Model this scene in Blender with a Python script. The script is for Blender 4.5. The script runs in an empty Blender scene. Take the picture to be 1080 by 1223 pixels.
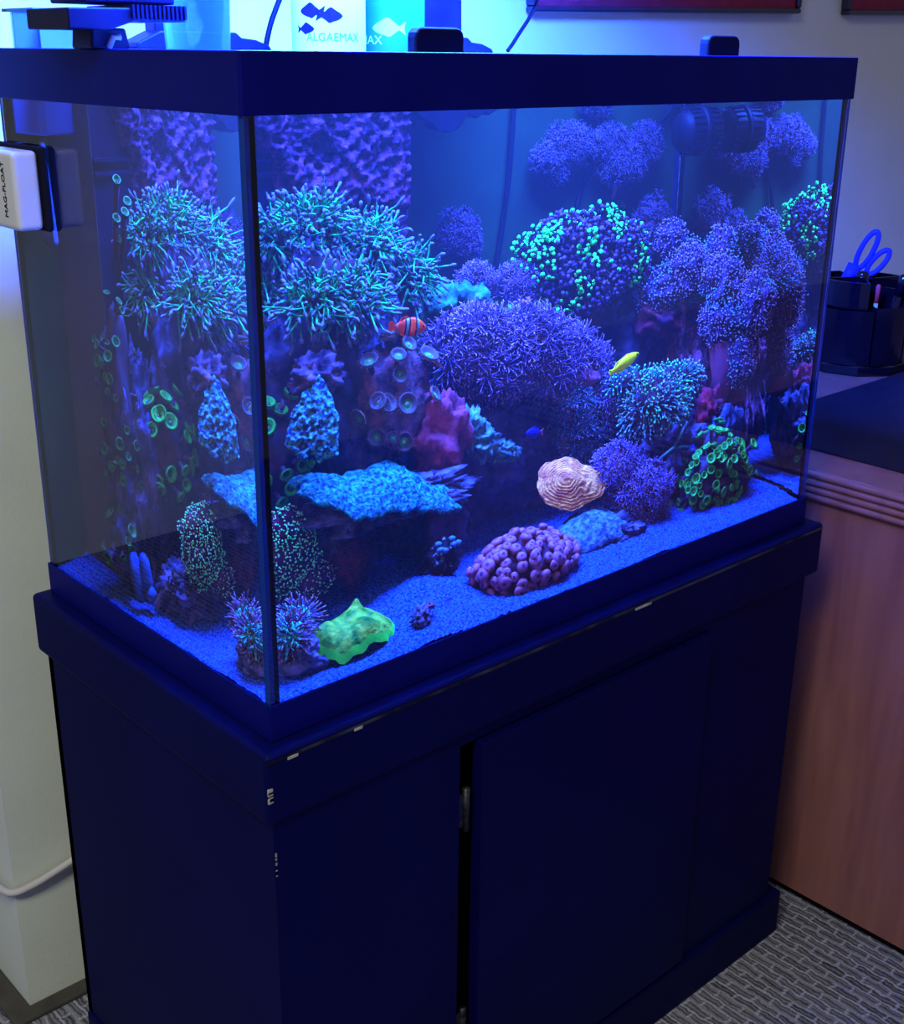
import bpy, bmesh, math, random
import numpy as np
from mathutils import Vector, Matrix, noise, Euler
random.seed(7); RNG = np.random.default_rng(11)
scene = bpy.context.scene
COL = scene.collection
Z0 = 0.715                      # height of the tank floor above the carpet

# ------------------------------------------------------------------ camera
cam_d = bpy.data.cameras.new('camera'); cam = bpy.data.objects.new('camera', cam_d); COL.objects.link(cam)
cam_d.sensor_fit = 'HORIZONTAL'; cam_d.sensor_width = 36.0; cam_d.lens = 49.205
cam_d.clip_start = 0.05; cam_d.clip_end = 50
yaw, pitch, roll = 0.7422, -0.3548, 0.0109
fw = Vector((math.sin(yaw)*math.cos(pitch), math.cos(yaw)*math.cos(pitch), math.sin(pitch)))
rt = Vector((math.cos(yaw), -math.sin(yaw), 0)); up = rt.cross(fw)
r2 = math.cos(roll)*rt + math.sin(roll)*up; u2 = -math.sin(roll)*rt + math.cos(roll)*up
M4 = Matrix((r2, u2, -fw)).transposed().to_4x4(); M4.translation = Vector((-0.5756, -0.8814, 0.6246+Z0))
cam.matrix_world = M4
scene.camera = cam

# ------------------------------------------------------------------ light
vs = scene.view_settings
scene.display_settings.display_device = 'sRGB'
vs.view_transform = 'Standard'; vs.look = 'None'; vs.gamma = 1.0; vs.use_curve_mapping = False; vs.exposure = 0.0
world = bpy.data.worlds.new('room_ambient'); scene.world = world; world.use_nodes = True
bg = world.node_tree.nodes['Background']; bg.inputs[0].default_value = (0.48, 0.50, 0.80, 1); bg.inputs[1].default_value = 0.30
LED = (0.022, 0.105, 1.0)
LED_W = 148.0
WATER_HAZE = 0.034
def area(name, loc, sx, sy, power, color, rot=(0,0,0), spread=math.pi):
    l = bpy.data.lights.new(name, 'AREA'); l.shape = 'RECTANGLE'; l.size = sx; l.size_y = sy; l.energy = power; l.color = color; l.spread = spread
    o = bpy.data.objects.new(name, l); COL.objects.link(o); o.location = loc; o.rotation_euler = rot; return o
HEADS = [(0.22, 0.22), (0.60, 0.22)]
HEAD_Z = Z0 + 0.93
for hx, hy in HEADS:
    area('led_light', (hx, hy, HEAD_Z-0.004), 0.30, 0.24, LED_W, LED, spread=2.72)
area('unseen_ceiling_lamp', (-1.35, -0.8, 2.58), 1.2, 0.6, 58.0, (0.96, 1.0, 0.78))  # unseen lamp for the room light, set left to brighten the lower left wall

# ------------------------------------------------------------------ helpers
def lin(c):
    return tuple((v/255/12.92 if v/255 <= .04045 else ((v/255+.055)/1.055)**2.4) for v in c)
def pig(r, g, b, k=1.0):        # pigment of a thing whose look under the blue lamps is (r,g,b)
    L = lin((r, g, b)); E = (0.80, 1.85, 10.5)
    return tuple(min(.92, max(.002, k*L[i]/E[i])) for i in range(3))
MATS = {}
def mat(name, c1, c2=None, scale=40.0, rough=.6, bump=0.0, bscale=None, spec=.06, detail=3.0, metal=0.0, lo=.35, hi=.65, sub=0.0, coat=0.0):
    if name in MATS: return MATS[name]
    m = bpy.data.materials.new(name); m.use_nodes = True; nt = m.node_tree; b = nt.nodes['Principled BSDF']
    b.inputs['Roughness'].default_value = rough; b.inputs['Specular IOR Level'].default_value = spec; b.inputs['Metallic'].default_value = metal
    b.inputs['Coat Weight'].default_value = coat
    b.inputs['Base Color'].default_value = (*c1, 1)
    tc = nt.nodes.new('ShaderNodeTexCoord')
    if c2 is not None:
        n = nt.nodes.new('ShaderNodeTexNoise'); n.inputs['Scale'].default_value = scale; n.inputs['Detail'].default_value = detail
        nt.links.new(tc.outputs['Object'], n.inputs['Vector'])
        r = nt.nodes.new('ShaderNodeValToRGB'); r.color_ramp.elements[0].position = lo; r.color_ramp.elements[1].position = hi
        r.color_ramp.elements[0].color = (*c1, 1); r.color_ramp.elements[1].color = (*c2, 1)
        nt.links.new(n.outputs['Fac'], r.inputs['Fac']); nt.links.new(r.outputs['Color'], b.inputs['Base Color'])
    if bump:
        n2 = nt.nodes.new('ShaderNodeTexNoise'); n2.inputs['Scale'].default_value = bscale or scale*2; n2.inputs['Detail'].default_value = 4
        nt.links.new(tc.outputs['Object'], n2.inputs['Vector'])
        bp = nt.nodes.new('ShaderNodeBump'); bp.inputs['Strength'].default_value = bump; bp.inputs['Distance'].default_value = .004
        nt.links.new(n2.outputs['Fac'], bp.inputs['Height']); nt.links.new(bp.outputs['Normal'], b.inputs['Normal'])
    MATS[name] = m; return m
def glassmat(name, ior, tint=(1,1,1)):
    m = bpy.data.materials.new(name); m.use_nodes = True; nt = m.node_tree; nt.nodes.clear()
    o = nt.nodes.new('ShaderNodeOutputMaterial'); g = nt.nodes.new('ShaderNodeBsdfGlass')
    g.inputs['IOR'].default_value = ior; g.inputs['Roughness'].default_value = 0; g.inputs['Color'].default_value = (*tint, 1)
    nt.links.new(g.outputs[0], o.inputs[0]); MATS[name] = m; return m
def clearmat(name, tint, gloss=.25, rough=.03, milk=None):     # thin clear plastic, glass sheet or water skin: straight through plus a sheen
    m = bpy.data.materials.new(name); m.use_nodes = True; nt = m.node_tree; nt.nodes.clear()
    o = nt.nodes.new('ShaderNodeOutputMaterial'); t = nt.nodes.new('ShaderNodeBsdfTransparent'); g = nt.nodes.new('ShaderNodeBsdfGlossy')
    mx = nt.nodes.new('ShaderNodeMixShader'); lw = nt.nodes.new('ShaderNodeLayerWeight'); lw.inputs['Blend'].default_value = gloss
    t.inputs['Color'].default_value = (*tint, 1); g.inputs['Roughness'].default_value = rough
    nt.links.new(lw.outputs['Fresnel'], mx.inputs['Fac']); nt.links.new(t.outputs[0], mx.inputs[1]); nt.links.new(g.outputs[0], mx.inputs[2])
    src = mx
    if milk:
        tl_ = nt.nodes.new('ShaderNodeBsdfTranslucent'); tl_.inputs['Color'].default_value = (*milk[:3], 1); m3 = nt.nodes.new('ShaderNodeMixShader'); m3.inputs['Fac'].default_value = milk[3]
        nt.links.new(mx.outputs[0], m3.inputs[1]); nt.links.new(tl_.outputs[0], m3.inputs[2]); src = m3
    nt.links.new(src.outputs[0], o.inputs[0]); MATS[name] = m; return m

class MB:
    def __init__(s): s.v = []; s.f = []; s.m = []; s.smooth = []; s.n = 0
    def add(s, verts, faces, mi=0, smooth=False):
        k = s.n; verts = [tuple(q) for q in verts]; s.v += verts; s.n += len(verts)
        for i, f in enumerate(faces):
            s.f.append(tuple(a+k for a in f)); s.m.append(mi[i] if isinstance(mi, (list, tuple)) else mi); s.smooth.append(smooth)
        return s
    def box(s, a, b, mi=0, rot=None, piv=None):
        x0, y0, z0 = a; x1, y1, z1 = b
        v = [Vector(p) for p in ((x0,y0,z0),(x1,y0,z0),(x1,y1,z0),(x0,y1,z0),(x0,y0,z1),(x1,y0,z1),(x1,y1,z1),(x0,y1,z1))]
        if rot is not None:
            p = Vector(piv if piv is not None else [(a[i]+b[i])/2 for i in range(3)]); v = [rot @ (q-p) + p for q in v]
        return s.add(v, [(0,3,2,1),(4,5,6,7),(0,1,5,4),(1,2,6,5),(2,3,7,6),(3,0,4,7)], mi)
    def tube(s, pts, rad, n=10, mi=0, caps=True):
        pts = [Vector(p) for p in pts]; K = len(pts)
        rad = [rad]*K if isinstance(rad, (int, float)) else rad
        v = []; ref = Vector((.31, .27, .91))
        for i in range(K):
            t = (pts[min(i+1,K-1)]-pts[max(i-1,0)]).normalized()
            if abs(t.dot(ref)) > .95: ref = Vector((1, .1, 0))
            a = t.cross(ref).normalized(); b = t.cross(a); ref = b.cross(t) if False else ref
            for j in range(n):
                w = 2*math.pi*j/n; v.append(pts[i] + rad[i]*(math.cos(w)*a+math.sin(w)*b))
        f = [(i*n+j, i*n+(j+1)%n, (i+1)*n+(j+1)%n, (i+1)*n+j) for i in range(K-1) for j in range(n)]
        if caps: f += [tuple(range(n))[::-1], tuple((K-1)*n+j for j in range(n))]
        return s.add(v, f, mi, True)
    def lathe(s, prof, c=(0,0,0), n=32, mi=0, smooth=True):     # prof: (r, z); mi may be a list for each ring
        v = [(c[0]+r*math.cos(2*math.pi*j/n), c[1]+r*math.sin(2*math.pi*j/n), c[2]+z) for r, z in prof for j in range(n)]
        f = []; mm = []
        for i in range(len(prof)-1):
            for j in range(n):
                f.append((i*n+j, i*n+(j+1)%n, (i+1)*n+(j+1)%n, (i+1)*n+j)); mm.append(mi[i] if isinstance(mi, list) else mi)
        return s.add(v, f, mm, smooth)
    def prism(s, poly, axis, a, b, mi=0):       # poly: 2-D points in the two other axes (ascending order)
        o = [k for k in range(3) if k != axis]; v = []
        for w in (a, b):
            for p in poly:
                q = [0,0,0]; q[axis] = w; q[o[0]] = p[0]; q[o[1]] = p[1]; v.append(q)
        n = len(poly); f = [tuple(range(n)), tuple(range(2*n-1, n-1, -1))] + [(i, i+n, (i+1)%n+n, (i+1)%n) for i in range(n)]
        return s.add(v, f, mi)
    def build(s, name, mats, parent=None, bevel=0, bseg=2, fix=True):
        me = bpy.data.meshes.new(name); me.from_pydata(s.v, [], s.f)
        for m in (mats if isinstance(mats, (list, tuple)) else [mats]): me.materials.append(m)
        me.polygons.foreach_set('material_index', s.m); me.polygons.foreach_set('use_smooth', s.smooth); me.update()
        if fix:
            bm = bmesh.new(); bm.from_mesh(me); bmesh.ops.recalc_face_normals(bm, faces=bm.faces); bm.to_mesh(me); bm.free()
        o = bpy.data.objects.new(name, me); COL.objects.link(o)
        if bevel:
            d = o.modifiers.new('bevel', 'BEVEL'); d.width = bevel; d.segments = bseg; d.limit_method = 'ANGLE'; d.angle_limit = .6
        if parent is not None: o.parent = parent; o.matrix_parent_inverse = parent.matrix_world.inverted()
        return o
def npmesh(name, V, Q, mi, mats, parent=None):      # numpy quads
    me = bpy.data.meshes.new(name); V = np.ascontiguousarray(V, dtype=np.float32); Q = np.ascontiguousarray(Q, dtype=np.int32)
    me.vertices.add(len(V)); me.vertices.foreach_set('co', V.ravel()); me.loops.add(Q.size); me.loops.foreach_set('vertex_index', Q.ravel())
    me.polygons.add(len(Q)); me.polygons.foreach_set('loop_start', np.arange(0, Q.size, 4, dtype=np.int32))
    for m in mats: me.materials.append(m)
    me.polygons.foreach_set('material_index', np.ascontiguousarray(mi, dtype=np.int32)); me.polygons.foreach_set('use_smooth', np.ones(len(Q), dtype=bool))
    me.update(calc_edges=True); me.validate()
    o = bpy.data.objects.new(name, me); COL.objects.link(o)
    if parent is not None: o.parent = parent; o.matrix_parent_inverse = parent.matrix_world.inverted()
    return o
def empty(name, loc, label, cat, group=None):
    o = bpy.data.objects.new(name, None); o.empty_display_size = .02; COL.objects.link(o); o.location = loc
    o['label'] = label; o['category'] = cat
    if group: o['group'] = group
    o.matrix_world = Matrix.Translation(loc); return o
def tag(o, label, cat, group=None):
    o['label'] = label; o['category'] = cat
    if group: o['group'] = group
    return o
def struct(o, label=None):
    o['kind'] = 'structure'
    if label: o['label'] = label
    return o
def stuffpart(o): o['kind'] = 'stuff'; return o
def text_mesh(name, body, size, material, parent, M, depth=.0003, bend=None):
    cu = bpy.data.curves.new(name, 'FONT'); cu.body = body; cu.size = size; cu.extrude = depth; cu.align_x = 'CENTER'; cu.align_y = 'CENTER'
    tmp = bpy.data.objects.new(name+'_tmp', cu); COL.objects.link(tmp)
    dg = bpy.context.evaluated_depsgraph_get(); me = bpy.data.meshes.new_from_object(tmp.evaluated_get(dg))
    bpy.data.objects.remove(tmp); bpy.data.curves.remove(cu)
    for v in me.vertices: v.co = bend(v.co) if bend else M @ v.co
    me.name = name; me.materials.clear(); me.materials.append(material)
    o = bpy.data.objects.new(name, me); COL.objects.link(o); o.parent = parent; o.matrix_parent_inverse = parent.matrix_world.inverted(); return o

# --- organic helpers
def nz(p, s): return noise.noise(Vector(p)*s)
class Blob:
    def __init__(s, c, R, amp=.18, f=2.2, seed=0, amp2=.06, f2=7.0, flat=None, amp3=0.0):
        s.c = Vector((c[0], c[1], c[2]+Z0)); s.R = Vector(R); s.amp, s.f, s.seed, s.amp2, s.f2, s.flat = amp, f, seed, amp2, f2, flat; s.amp3 = amp3
    def pt(s, d):
        q = Vector(d)*s.f + Vector((s.seed*3.1, s.seed*1.7, -s.seed*2.3))
        k = 1 + s.amp*noise.noise(q)*1.6 + s.amp2*noise.noise(q*s.f2/s.f)*1.6 + (s.amp3*(noise.noise(q*9.5)+.6*noise.noise(q*21)) if s.amp3 else 0)
        return Vector((s.c.x+s.R.x*d[0]*k, s.c.y+s.R.y*d[1]*k, s.c.z+s.R.z*d[2]*k))
    def nrm(s, d): return Vector((d[0]/s.R.x, d[1]/s.R.y, d[2]/s.R.z)).normalized()
    def mesh(s, name, m, parent=None, sub=4):
        bm = bmesh.new(); bmesh.ops.create_icosphere(bm, subdivisions=sub, radius=1)
        for v in bm.verts: v.co = s.pt(v.co.normalized())
        me = bpy.data.meshes.new(name); bm.to_mesh(me); bm.free(); me.materials.append(m)
        me.polygons.foreach_set('use_smooth', [True]*len(me.polygons))
        o = bpy.data.objects.new(name, me); COL.objects.link(o)
        if parent is not None: o.parent = parent; o.matrix_parent_inverse = parent.matrix_world.inverted()
        return o
def fib(n, axis=None, cosmin=-1.0, jit=.35, seed=1):
    rg = random.Random(seed); out = []; g = math.pi*(3-5**.5); j = jit*(4*math.pi/n)**.5
    ax = Vector(axis).normalized() if axis else None
    for i in range(n):
        z = 1-2*(i+.5)/n; r = (1-z*z)**.5
        d = Vector((r*math.cos(g*i)+rg.gauss(0, j), r*math.sin(g*i)+rg.gauss(0, j), z+rg.gauss(0, j))).normalized()
        if ax is None or d.dot(ax) > cosmin: out.append(d)
    return out
def tubes(P, R, S=5):      # P (N,K,3), R (N,K) -> verts, quads
    P = np.asarray(P, float); R = np.asarray(R, float); N, K, _ = P.shape
    T = np.gradient(P, axis=1); T /= np.linalg.norm(T, axis=2, keepdims=True)+1e-12
    ref = np.tile(np.array([.37, .61, .70]), (N, 1)); t0 = T[:, 0]
    bad = np.abs((t0*ref).sum(1)) > .9; ref[bad] = [1, -.2, .1]
    U = np.cross(T, ref[:, None, :]); U /= np.linalg.norm(U, axis=2, keepdims=True)+1e-12; W = np.cross(T, U)
    a = np.arange(S)*2*np.pi/S
    V = P[:, :, None, :] + R[:, :, None, None]*(np.cos(a)[None, None, :, None]*U[:, :, None, :] + np.sin(a)[None, None, :, None]*W[:, :, None, :])
    idx = np.arange(N*K*S).reshape(N, K, S); nx = np.roll(idx, -1, axis=2)
    Q = np.stack([idx[:, :-1], nx[:, :-1], nx[:, 1:], idx[:, 1:]], axis=-1)
    return V.reshape(-1, 3), Q.reshape(-1, 4), np.broadcast_to(np.arange(K-1)[None, :, None], (N, K-1, S)).ravel(), np.broadcast_to(np.arange(N)[:, None, None], (N, K-1, S)).ravel()
def tentacles(name, blobs, parent, mats, n=300, L=.025, r=.0016, tip=.0022, axis=(0,-.4,1), cosmin=-.2, spread=.45, droop=-.15, S=5, seed=1, tipmat=None, wave=.0, upb=.0):
    rg = np.random.default_rng(seed); B = []; Nn = []
    for k, b in enumerate(blobs):
        for d in fib(n, axis, cosmin, seed=seed*31+k): B.append(b.pt(d)); Nn.append(b.nrm(d))
    B = np.array(B); Nn = np.array(Nn); N = len(B)
    D = Nn + rg.normal(0, spread, (N, 3))*.6 + np.array([0, 0, upb]); D /= np.linalg.norm(D, axis=1, keepdims=True)
    Ls = L*rg.uniform(.7, 1.25, N)[:, None]; bend = rg.normal(0, spread*.6, (N, 3)) + np.array([0, 0, droop])
    s = np.array([-.15, .25, .6, .84, .93, 1.02, 1.06]); prof = np.array([r, r, r*.85, r*.8, tip, tip*.8, tip*.05])
    P = B[:, None, :] + D[:, None, :]*Ls[:, None, :]*s[None, :, None] + bend[:, None, :]*Ls[:, None, :]*(np.clip(s, 0, 2)**2)[None, :, None]
    wob = rg.normal(0, 1, (N, 3))*wave
    P = P + wob[:, None, :]*Ls[:, None, :]*np.sin(np.clip(s, 0, 2)*5.2)[None, :, None]
    R = prof[None, :]*rg.uniform(.8, 1.2, N)[:, None]
    V, Q, seg, ten = tubes(P, R, S)
    tm = np.array([tipmat(B[i], rg) for i in range(N)]) if tipmat else np.ones(N, int)
    mi = np.where(seg >= 3, tm[ten], 0)
    return stuffpart(npmesh(name, V, Q, mi, mats, parent))
def feathers(name, blobs, parent, mats, n=200, stalk=.008, arm=.010, arms=8, r=.0006, axis=(0,-.4,1), cosmin=-.2, seed=3, spread=.35, curl=.3, up2=.0):   # eight-armed soft-coral polyps
    rg = np.random.default_rng(seed); B = []; Nn = []
    for k, b in enumerate(blobs):
        for d in fib(n, axis, cosmin, seed=seed*17+k): B.append(b.pt(d)); Nn.append(b.nrm(d))
    B = np.array(B); Nn = np.array(Nn); N = len(B)
    D = Nn + rg.normal(0, spread, (N, 3)) + np.array([0, 0, up2]); D /= np.linalg.norm(D, axis=1, keepdims=True)
    ref = rg.normal(0, 1, (N, 3)); U = np.cross(D, ref); U /= np.linalg.norm(U, axis=1, keepdims=True); W = np.cross(D, U)
    st = stalk*rg.uniform(.6, 1.3, N)[:, None]; top = B + D*st
    s = np.array([-.2, .5, 1.0])
    P0 = B[:, None, :] + D[:, None, :]*st[:, None, :]*s[None, :, None]
    V0, Q0, sg0, _ = tubes(P0, np.tile([r*1.8, r*1.7, r*1.9], (N, 1)), 4)
    a = (np.arange(arms)*2*np.pi/arms)[None, :, None] + rg.uniform(0, 6, N)[:, None, None] + rg.normal(0, .15, (N, arms, 1))
    rad = np.cos(a)*U[:, None, :] + np.sin(a)*W[:, None, :]
    le = arm*rg.uniform(.7, 1.25, (N, arms, 1)); ss = np.array([0, .4, .8, 1.0]); lift = np.array([0, .42, .62, .60])
    PA = top[:, None, None, :] + rad[:, :, None, :]*(le*ss[None, None, :])[..., None] + D[:, None, None, :]*(le*(lift + curl*ss**2*.3)[None, None, :])[..., None]
    PA = PA.reshape(N*arms, 4, 3)
    V1, Q1, sg1, _ = tubes(PA, np.tile([r, r*1.15, r*.9, r*.2], (N*arms, 1)), 3)
    V = np.vstack([V0, V1]); Q = np.vstack([Q0, Q1+len(V0)]); mi = np.concatenate([np.zeros(len(Q0), int), np.where(sg1 >= 2, 2, 1)])
    return stuffpart(npmesh(name, V, Q, mi, mats, parent))
def put(proto_mesh, name, parent, loc, nrm, scale=1.0, spin=0.0):
    o = bpy.data.objects.new(name, proto_mesh); COL.objects.link(o)
    q = Vector(nrm).to_track_quat('Z', 'Y'); 
    o.matrix_world = Matrix.Translation(loc) @ q.to_matrix().to_4x4() @ Matrix.Rotation(spin, 4, 'Z') @ Matrix.Scale(scale, 4)
    mw = o.matrix_world.copy(); o.parent = parent; o.matrix_parent_inverse = parent.matrix_world.inverted(); o.matrix_basis = mw
    return o

# ================================================================== SETTING
WY = 0.618                       # back wall
wall_m = mat('wall_paint', (.62, .64, .58), (.66, .68, .62), 6, .75, .12, 220, .2)
m = MB().box((-.041, WY, 0), (3.2, WY+.12, 2.62)); w = struct(m.build('wall_back', wall_m), 'off white painted wall behind the aquarium')
m = MB().box((-.041, WY+.12, 0), (.08, 2.2, 2.62)); struct(m.build('wall_left', wall_m), 'off white side of the wall corner')
m = MB().box((-1.6, 2.2, 0), (.08, 2.3, 2.62)); struct(m.build('wall_far', wall_m), 'off white wall at the far end of the passage')

def carpet():
    m = bpy.data.materials.new('carpet_loop'); m.use_nodes = True; nt = m.node_tree; b = nt.nodes['Principled BSDF']; b.inputs['Roughness'].default_value = .95; b.inputs['Specular IOR Level'].default_value = .05
    tc = nt.nodes.new('ShaderNodeTexCoord'); mp = nt.nodes.new('ShaderNodeMapping'); mp.inputs['Rotation'].default_value = (0, 0, math.radians(90)); mp.inputs['Scale'].default_value = (1, 1, 1)
    nt.links.new(tc.outputs['Object'], mp.inputs['Vector'])
    nd = nt.nodes.new('ShaderNodeTexNoise'); nd.inputs['Scale'].default_value = 60; nt.links.new(mp.outputs[0], nd.inputs['Vector'])
    ad = nt.nodes.new('ShaderNodeMixRGB'); ad.blend_type = 'LINEAR_LIGHT'; ad.inputs['Fac'].default_value = .006; nt.links.new(mp.outputs[0], ad.inputs[1]); nt.links.new(nd.outputs['Color'], ad.inputs[2])
    br = nt.nodes.new('ShaderNodeTexBrick'); br.inputs['Scale'].default_value = 1; br.inputs['Brick Width'].default_value = .044; br.inputs['Row Height'].default_value = .0165
    br.inputs['Mortar Size'].default_value = .0036; br.inputs['Mortar Smooth'].default_value = .9; br.inputs['Bias'].default_value = -.1
    br.inputs['Color1'].default_value = (.035, .033, .055, 1); br.inputs['Color2'].default_value = (.085, .08, .11, 1); br.inputs['Mortar'].default_value = (.25, .235, .31, 1)
    nt.links.new(ad.outputs[0], br.inputs['Vector'])
    wv = nt.nodes.new('ShaderNodeTexWave'); wv.wave_type = 'BANDS'; wv.bands_direction = 'Y'; wv.inputs['Scale'].default_value = 46; wv.inputs['Distortion'].default_value = 1.2; wv.inputs['Detail Scale'].default_value = 3
    nt.links.new(ad.outputs[0], wv.inputs['Vector'])
    m2 = nt.nodes.new('ShaderNodeMixRGB'); m2.blend_type = 'ADD'; m2.inputs['Fac'].default_value = .13; nt.links.new(br.outputs['Color'], m2.inputs[1]); nt.links.new(wv.outputs['Color'], m2.inputs[2])
    n = nt.nodes.new('ShaderNodeTexNoise'); n.inputs['Scale'].default_value = 420; nt.links.new(tc.outputs['Object'], n.inputs['Vector'])
    mx = nt.nodes.new('ShaderNodeMixRGB'); mx.blend_type = 'OVERLAY'; mx.inputs['Fac'].default_value = .75; nt.links.new(m2.outputs[0], mx.inputs[1]); nt.links.new(n.outputs['Fac'], mx.inputs[2])
    nt.links.new(mx.outputs[0], b.inputs['Base Color'])
    bp = nt.nodes.new('ShaderNodeBump'); bp.inputs['Strength'].default_value = .6; bp.inputs['Distance'].default_value = .004; nt.links.new(mx.outputs[0], bp.inputs['Height']); nt.links.new(bp.outputs[0], b.inputs['Normal'])
    return m
m = MB().box((-2.6, -2.6, -.05), (3.2, 2.3, 0)); struct(m.build('floor', carpet()), 'grey patterned loop carpet')
base_m = mat('vinyl_base', (.055, .05, .048), (.07, .065, .06), 30, .5)
m = MB(); m.prism([(-.075, WY-.028), (.40, WY-.028), (.40, WY), (-.041, WY), (-.041, 2.2), (-.075, 2.2)], 2, 0, .008); struct(m.build('baseboard_left', base_m, bevel=.003), 'dark vinyl toe strip along the wall')
# ================================================================== STAND
paint = mat('navy_black_paint', (.0004, .0010, .042), (.0006, .0014, .05), 8, .5, .05, 160, .08)
paint_edge = mat('worn_paint_edge', (.05, .05, .06), (.006, .006, .016), 22, .35, lo=.42, hi=.6)
dark_gap = mat('black_cavity', (.002, .002, .006), rough=.9, spec=.05)
chip = mat('bare_chip', (.45, .42, .40), (.25, .22, .2), 60, .6)
st = empty('aquarium_stand', (.46, .23, 0), 'tall black painted cabinet stand carrying the lit aquarium', 'cabinet')
e = .020; TW, TD = .92, .475
m = MB().box((-e, -e, Z0-.078), (TW+e, TD+.012, Z0)); m.build('top_slab', paint, st, .006, 3)
m = MB().box((-e-.0004, -e-.0006, Z0-.0085), (TW+e-.004, -e+.0006, Z0-.0055)); m.build('worn_edge', paint_edge, st)
BY = -.014; BX0, BX1 = -.012, .914; BT, BB = Z0-.078, .078
DX0, DX1, DT, DB = .262, .682, Z0-.094, .088
m = MB()
m.box((BX0, BY, BB-.02), (DX0-.026, BY+.02, BT)); m.box((DX1+.003, BY, BB-.02), (BX1, BY+.02, BT)); m.box((DX0-.026, BY, DT+.003), (DX1+.003, BY+.02, BT))
m.build('face_frame', paint, st)
m = MB().box((BX0, BY+.02, 0.01), (BX0+.018, TD, BT)).box((BX1-.018, BY+.02, .01), (BX1, TD, BT)).box((BX0, TD-.012, .01), (BX1, TD, BT)); m.build('side_panel', paint, st)
m = MB().box((DX0-.03, BY+.03, DB-.02), (DX1+.01, BY+.034, DT+.01)); m.build('cavity_back', dark_gap, st)
m = MB().box((DX0, BY-.010, DB), (DX1, BY+.008, DT)); door = m.build('door', paint, st, .002, 2)
for hz in (.535, .225):
    m = MB(); m.tube([(DX0-.012, BY+.004, hz-.028), (DX0-.012, BY+.004, hz+.028)], .0045, 10); m.box((DX0-.024, BY+.004, hz-.022), (DX0-.012, BY+.006, hz+.022))
    m.build('hinge', mat('hinge_metal', (.012, .012, .02), (.06, .06, .07), 90, .4, metal=.6), door)
m = MB().box((-e+.004, -e-.002, 0), (TW+e+.004, .02, .080)).box((-e+.004, .02, 0), (.02, TD, .080)).box((TW+e-.014, .02, 0), (TW+e+.004, TD, .080)); m.build('plinth', paint, st, .005, 3)
rgc = random.Random(4)
m = MB()
for px, pz, w, h in ((.004,.0,.012,.003),(.52,.0,.030,.003),(.085,-.0,.01,.003)):
    m.box((px, -e-.0012, Z0-.0105+pz), (px+w, -e+.001, Z0-.0105+h))
for i in range(9):
    z = Z0-.02-rgc.random()*.13; m.box((-e+.0+rgc.random()*.004, -e-.0004, z) if z > Z0-.076 else (BX0+.001, BY-.0004, z), (-e+.006, -e+.001, z+.003+rgc.random()*.006) if z > Z0-.076 else (BX0+.003, BY+.001, z+.006))
stuffpart(m.build('paint_chip', chip, st))

# ================================================================== AQUARIUM
H = .626
rim_m = mat('black_rim_plastic', (.0016, .0025, .11), (.002, .003, .125), 12, .45, spec=.06)
glass_air = glassmat('glass_to_air', 1.5, (.985, .99, 1)); glass_wat = glassmat('glass_to_water', 1.5/1.33)
sil_m = mat('blue_lit_silicone', (.010, .014, .16), rough=.35)  # black silicone with blue lamp light put into its colour, front seams
edge_m = mat('glass_edge', (.006, .03, .22), rough=.2)
aq = empty('aquarium', (.46, .23, Z0), 'large rectangular reef aquarium with black top and bottom rims', 'aquarium')
def ring(z0, z1, t, name, o=0, lip=None):
    m = MB()
    for qi, (z, zz, tt) in enumerate ([(z0, z1, t)] + ([lip] if lip else [])):
        k_ = -.0012*qi; a0, a1, b0, b1 = -k_, TW+k_, -k_, TD+k_
        m.box((a0, b0, z), (a1, b0+tt, zz)); m.box((a0, b1-tt, z), (a1, b1, zz)); m.box((a0, b0+tt, z), (a0+tt, b1-tt, zz)); m.box((a1-tt, b0+tt, z), (a1, b1-tt, zz))
    return m.build(name, rim_m, aq, .0015, 2)
ring(Z0+H-.050, Z0+H, .0028, 'top_rim', lip=(Z0+H-.018, Z0+H-.014, .022))
ring(Z0, Z0+.039, .0028, 'bottom_rim')
g0, g1 = .003, .011
pz0, pz1 = Z0+.004, Z0+H-.004
def pane(name, a, b, axis, outer_low):
    x0, y0, z0 = a; x1, y1, z1 = b
    v = [(x0,y0,z0),(x1,y0,z0),(x1,y1,z0),(x0,y1,z0),(x0,y0,z1),(x1,y0,z1),(x1,y1,z1),(x0,y1,z1)]
    f = [(0,3,2,1),(4,5,6,7),(0,1,5,4),(1,2,6,5),(2,3,7,6),(3,0,4,7)]      # -z +z -y +x +y -x
    mi = [2]*6
    if axis == 1: mi[2], mi[4] = (0, 1) if outer_low else (1, 0)
    else: mi[5], mi[3] = (0, 1) if outer_low else (1, 0)
    m = MB(); m.add(v, f, mi); return m.build(name, [glass_air, glass_wat, edge_m], aq)
pane('front_pane', (g0, g0, pz0), (TW-g0, g1, pz1), 1, True)
pane('left_pane', (g0, g1+.0004, pz0), (g1, TD-g0, pz1), 0, True)
pane('right_pane', (TW-g1, g1+.0004, pz0), (TW-g0, TD-g0, pz1), 0, False)
back_m = mat('algae_filmed_glass', pig(38, 84, 122, .42), pig(48, 106, 128, .42), 9, .5, spec=.05)
m = MB().box((g1+.0004, TD-g1, pz0), (TW-g1-.0004, TD-g0, pz1)); m.build('back_pane', back_m, aq)
m = MB().box((g1+.0004, g1+.0004, Z0+.006), (TW-g1-.0004, TD-g1-.0004, Z0+.016)); m.build('floor_pane', edge_m, aq)
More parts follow.
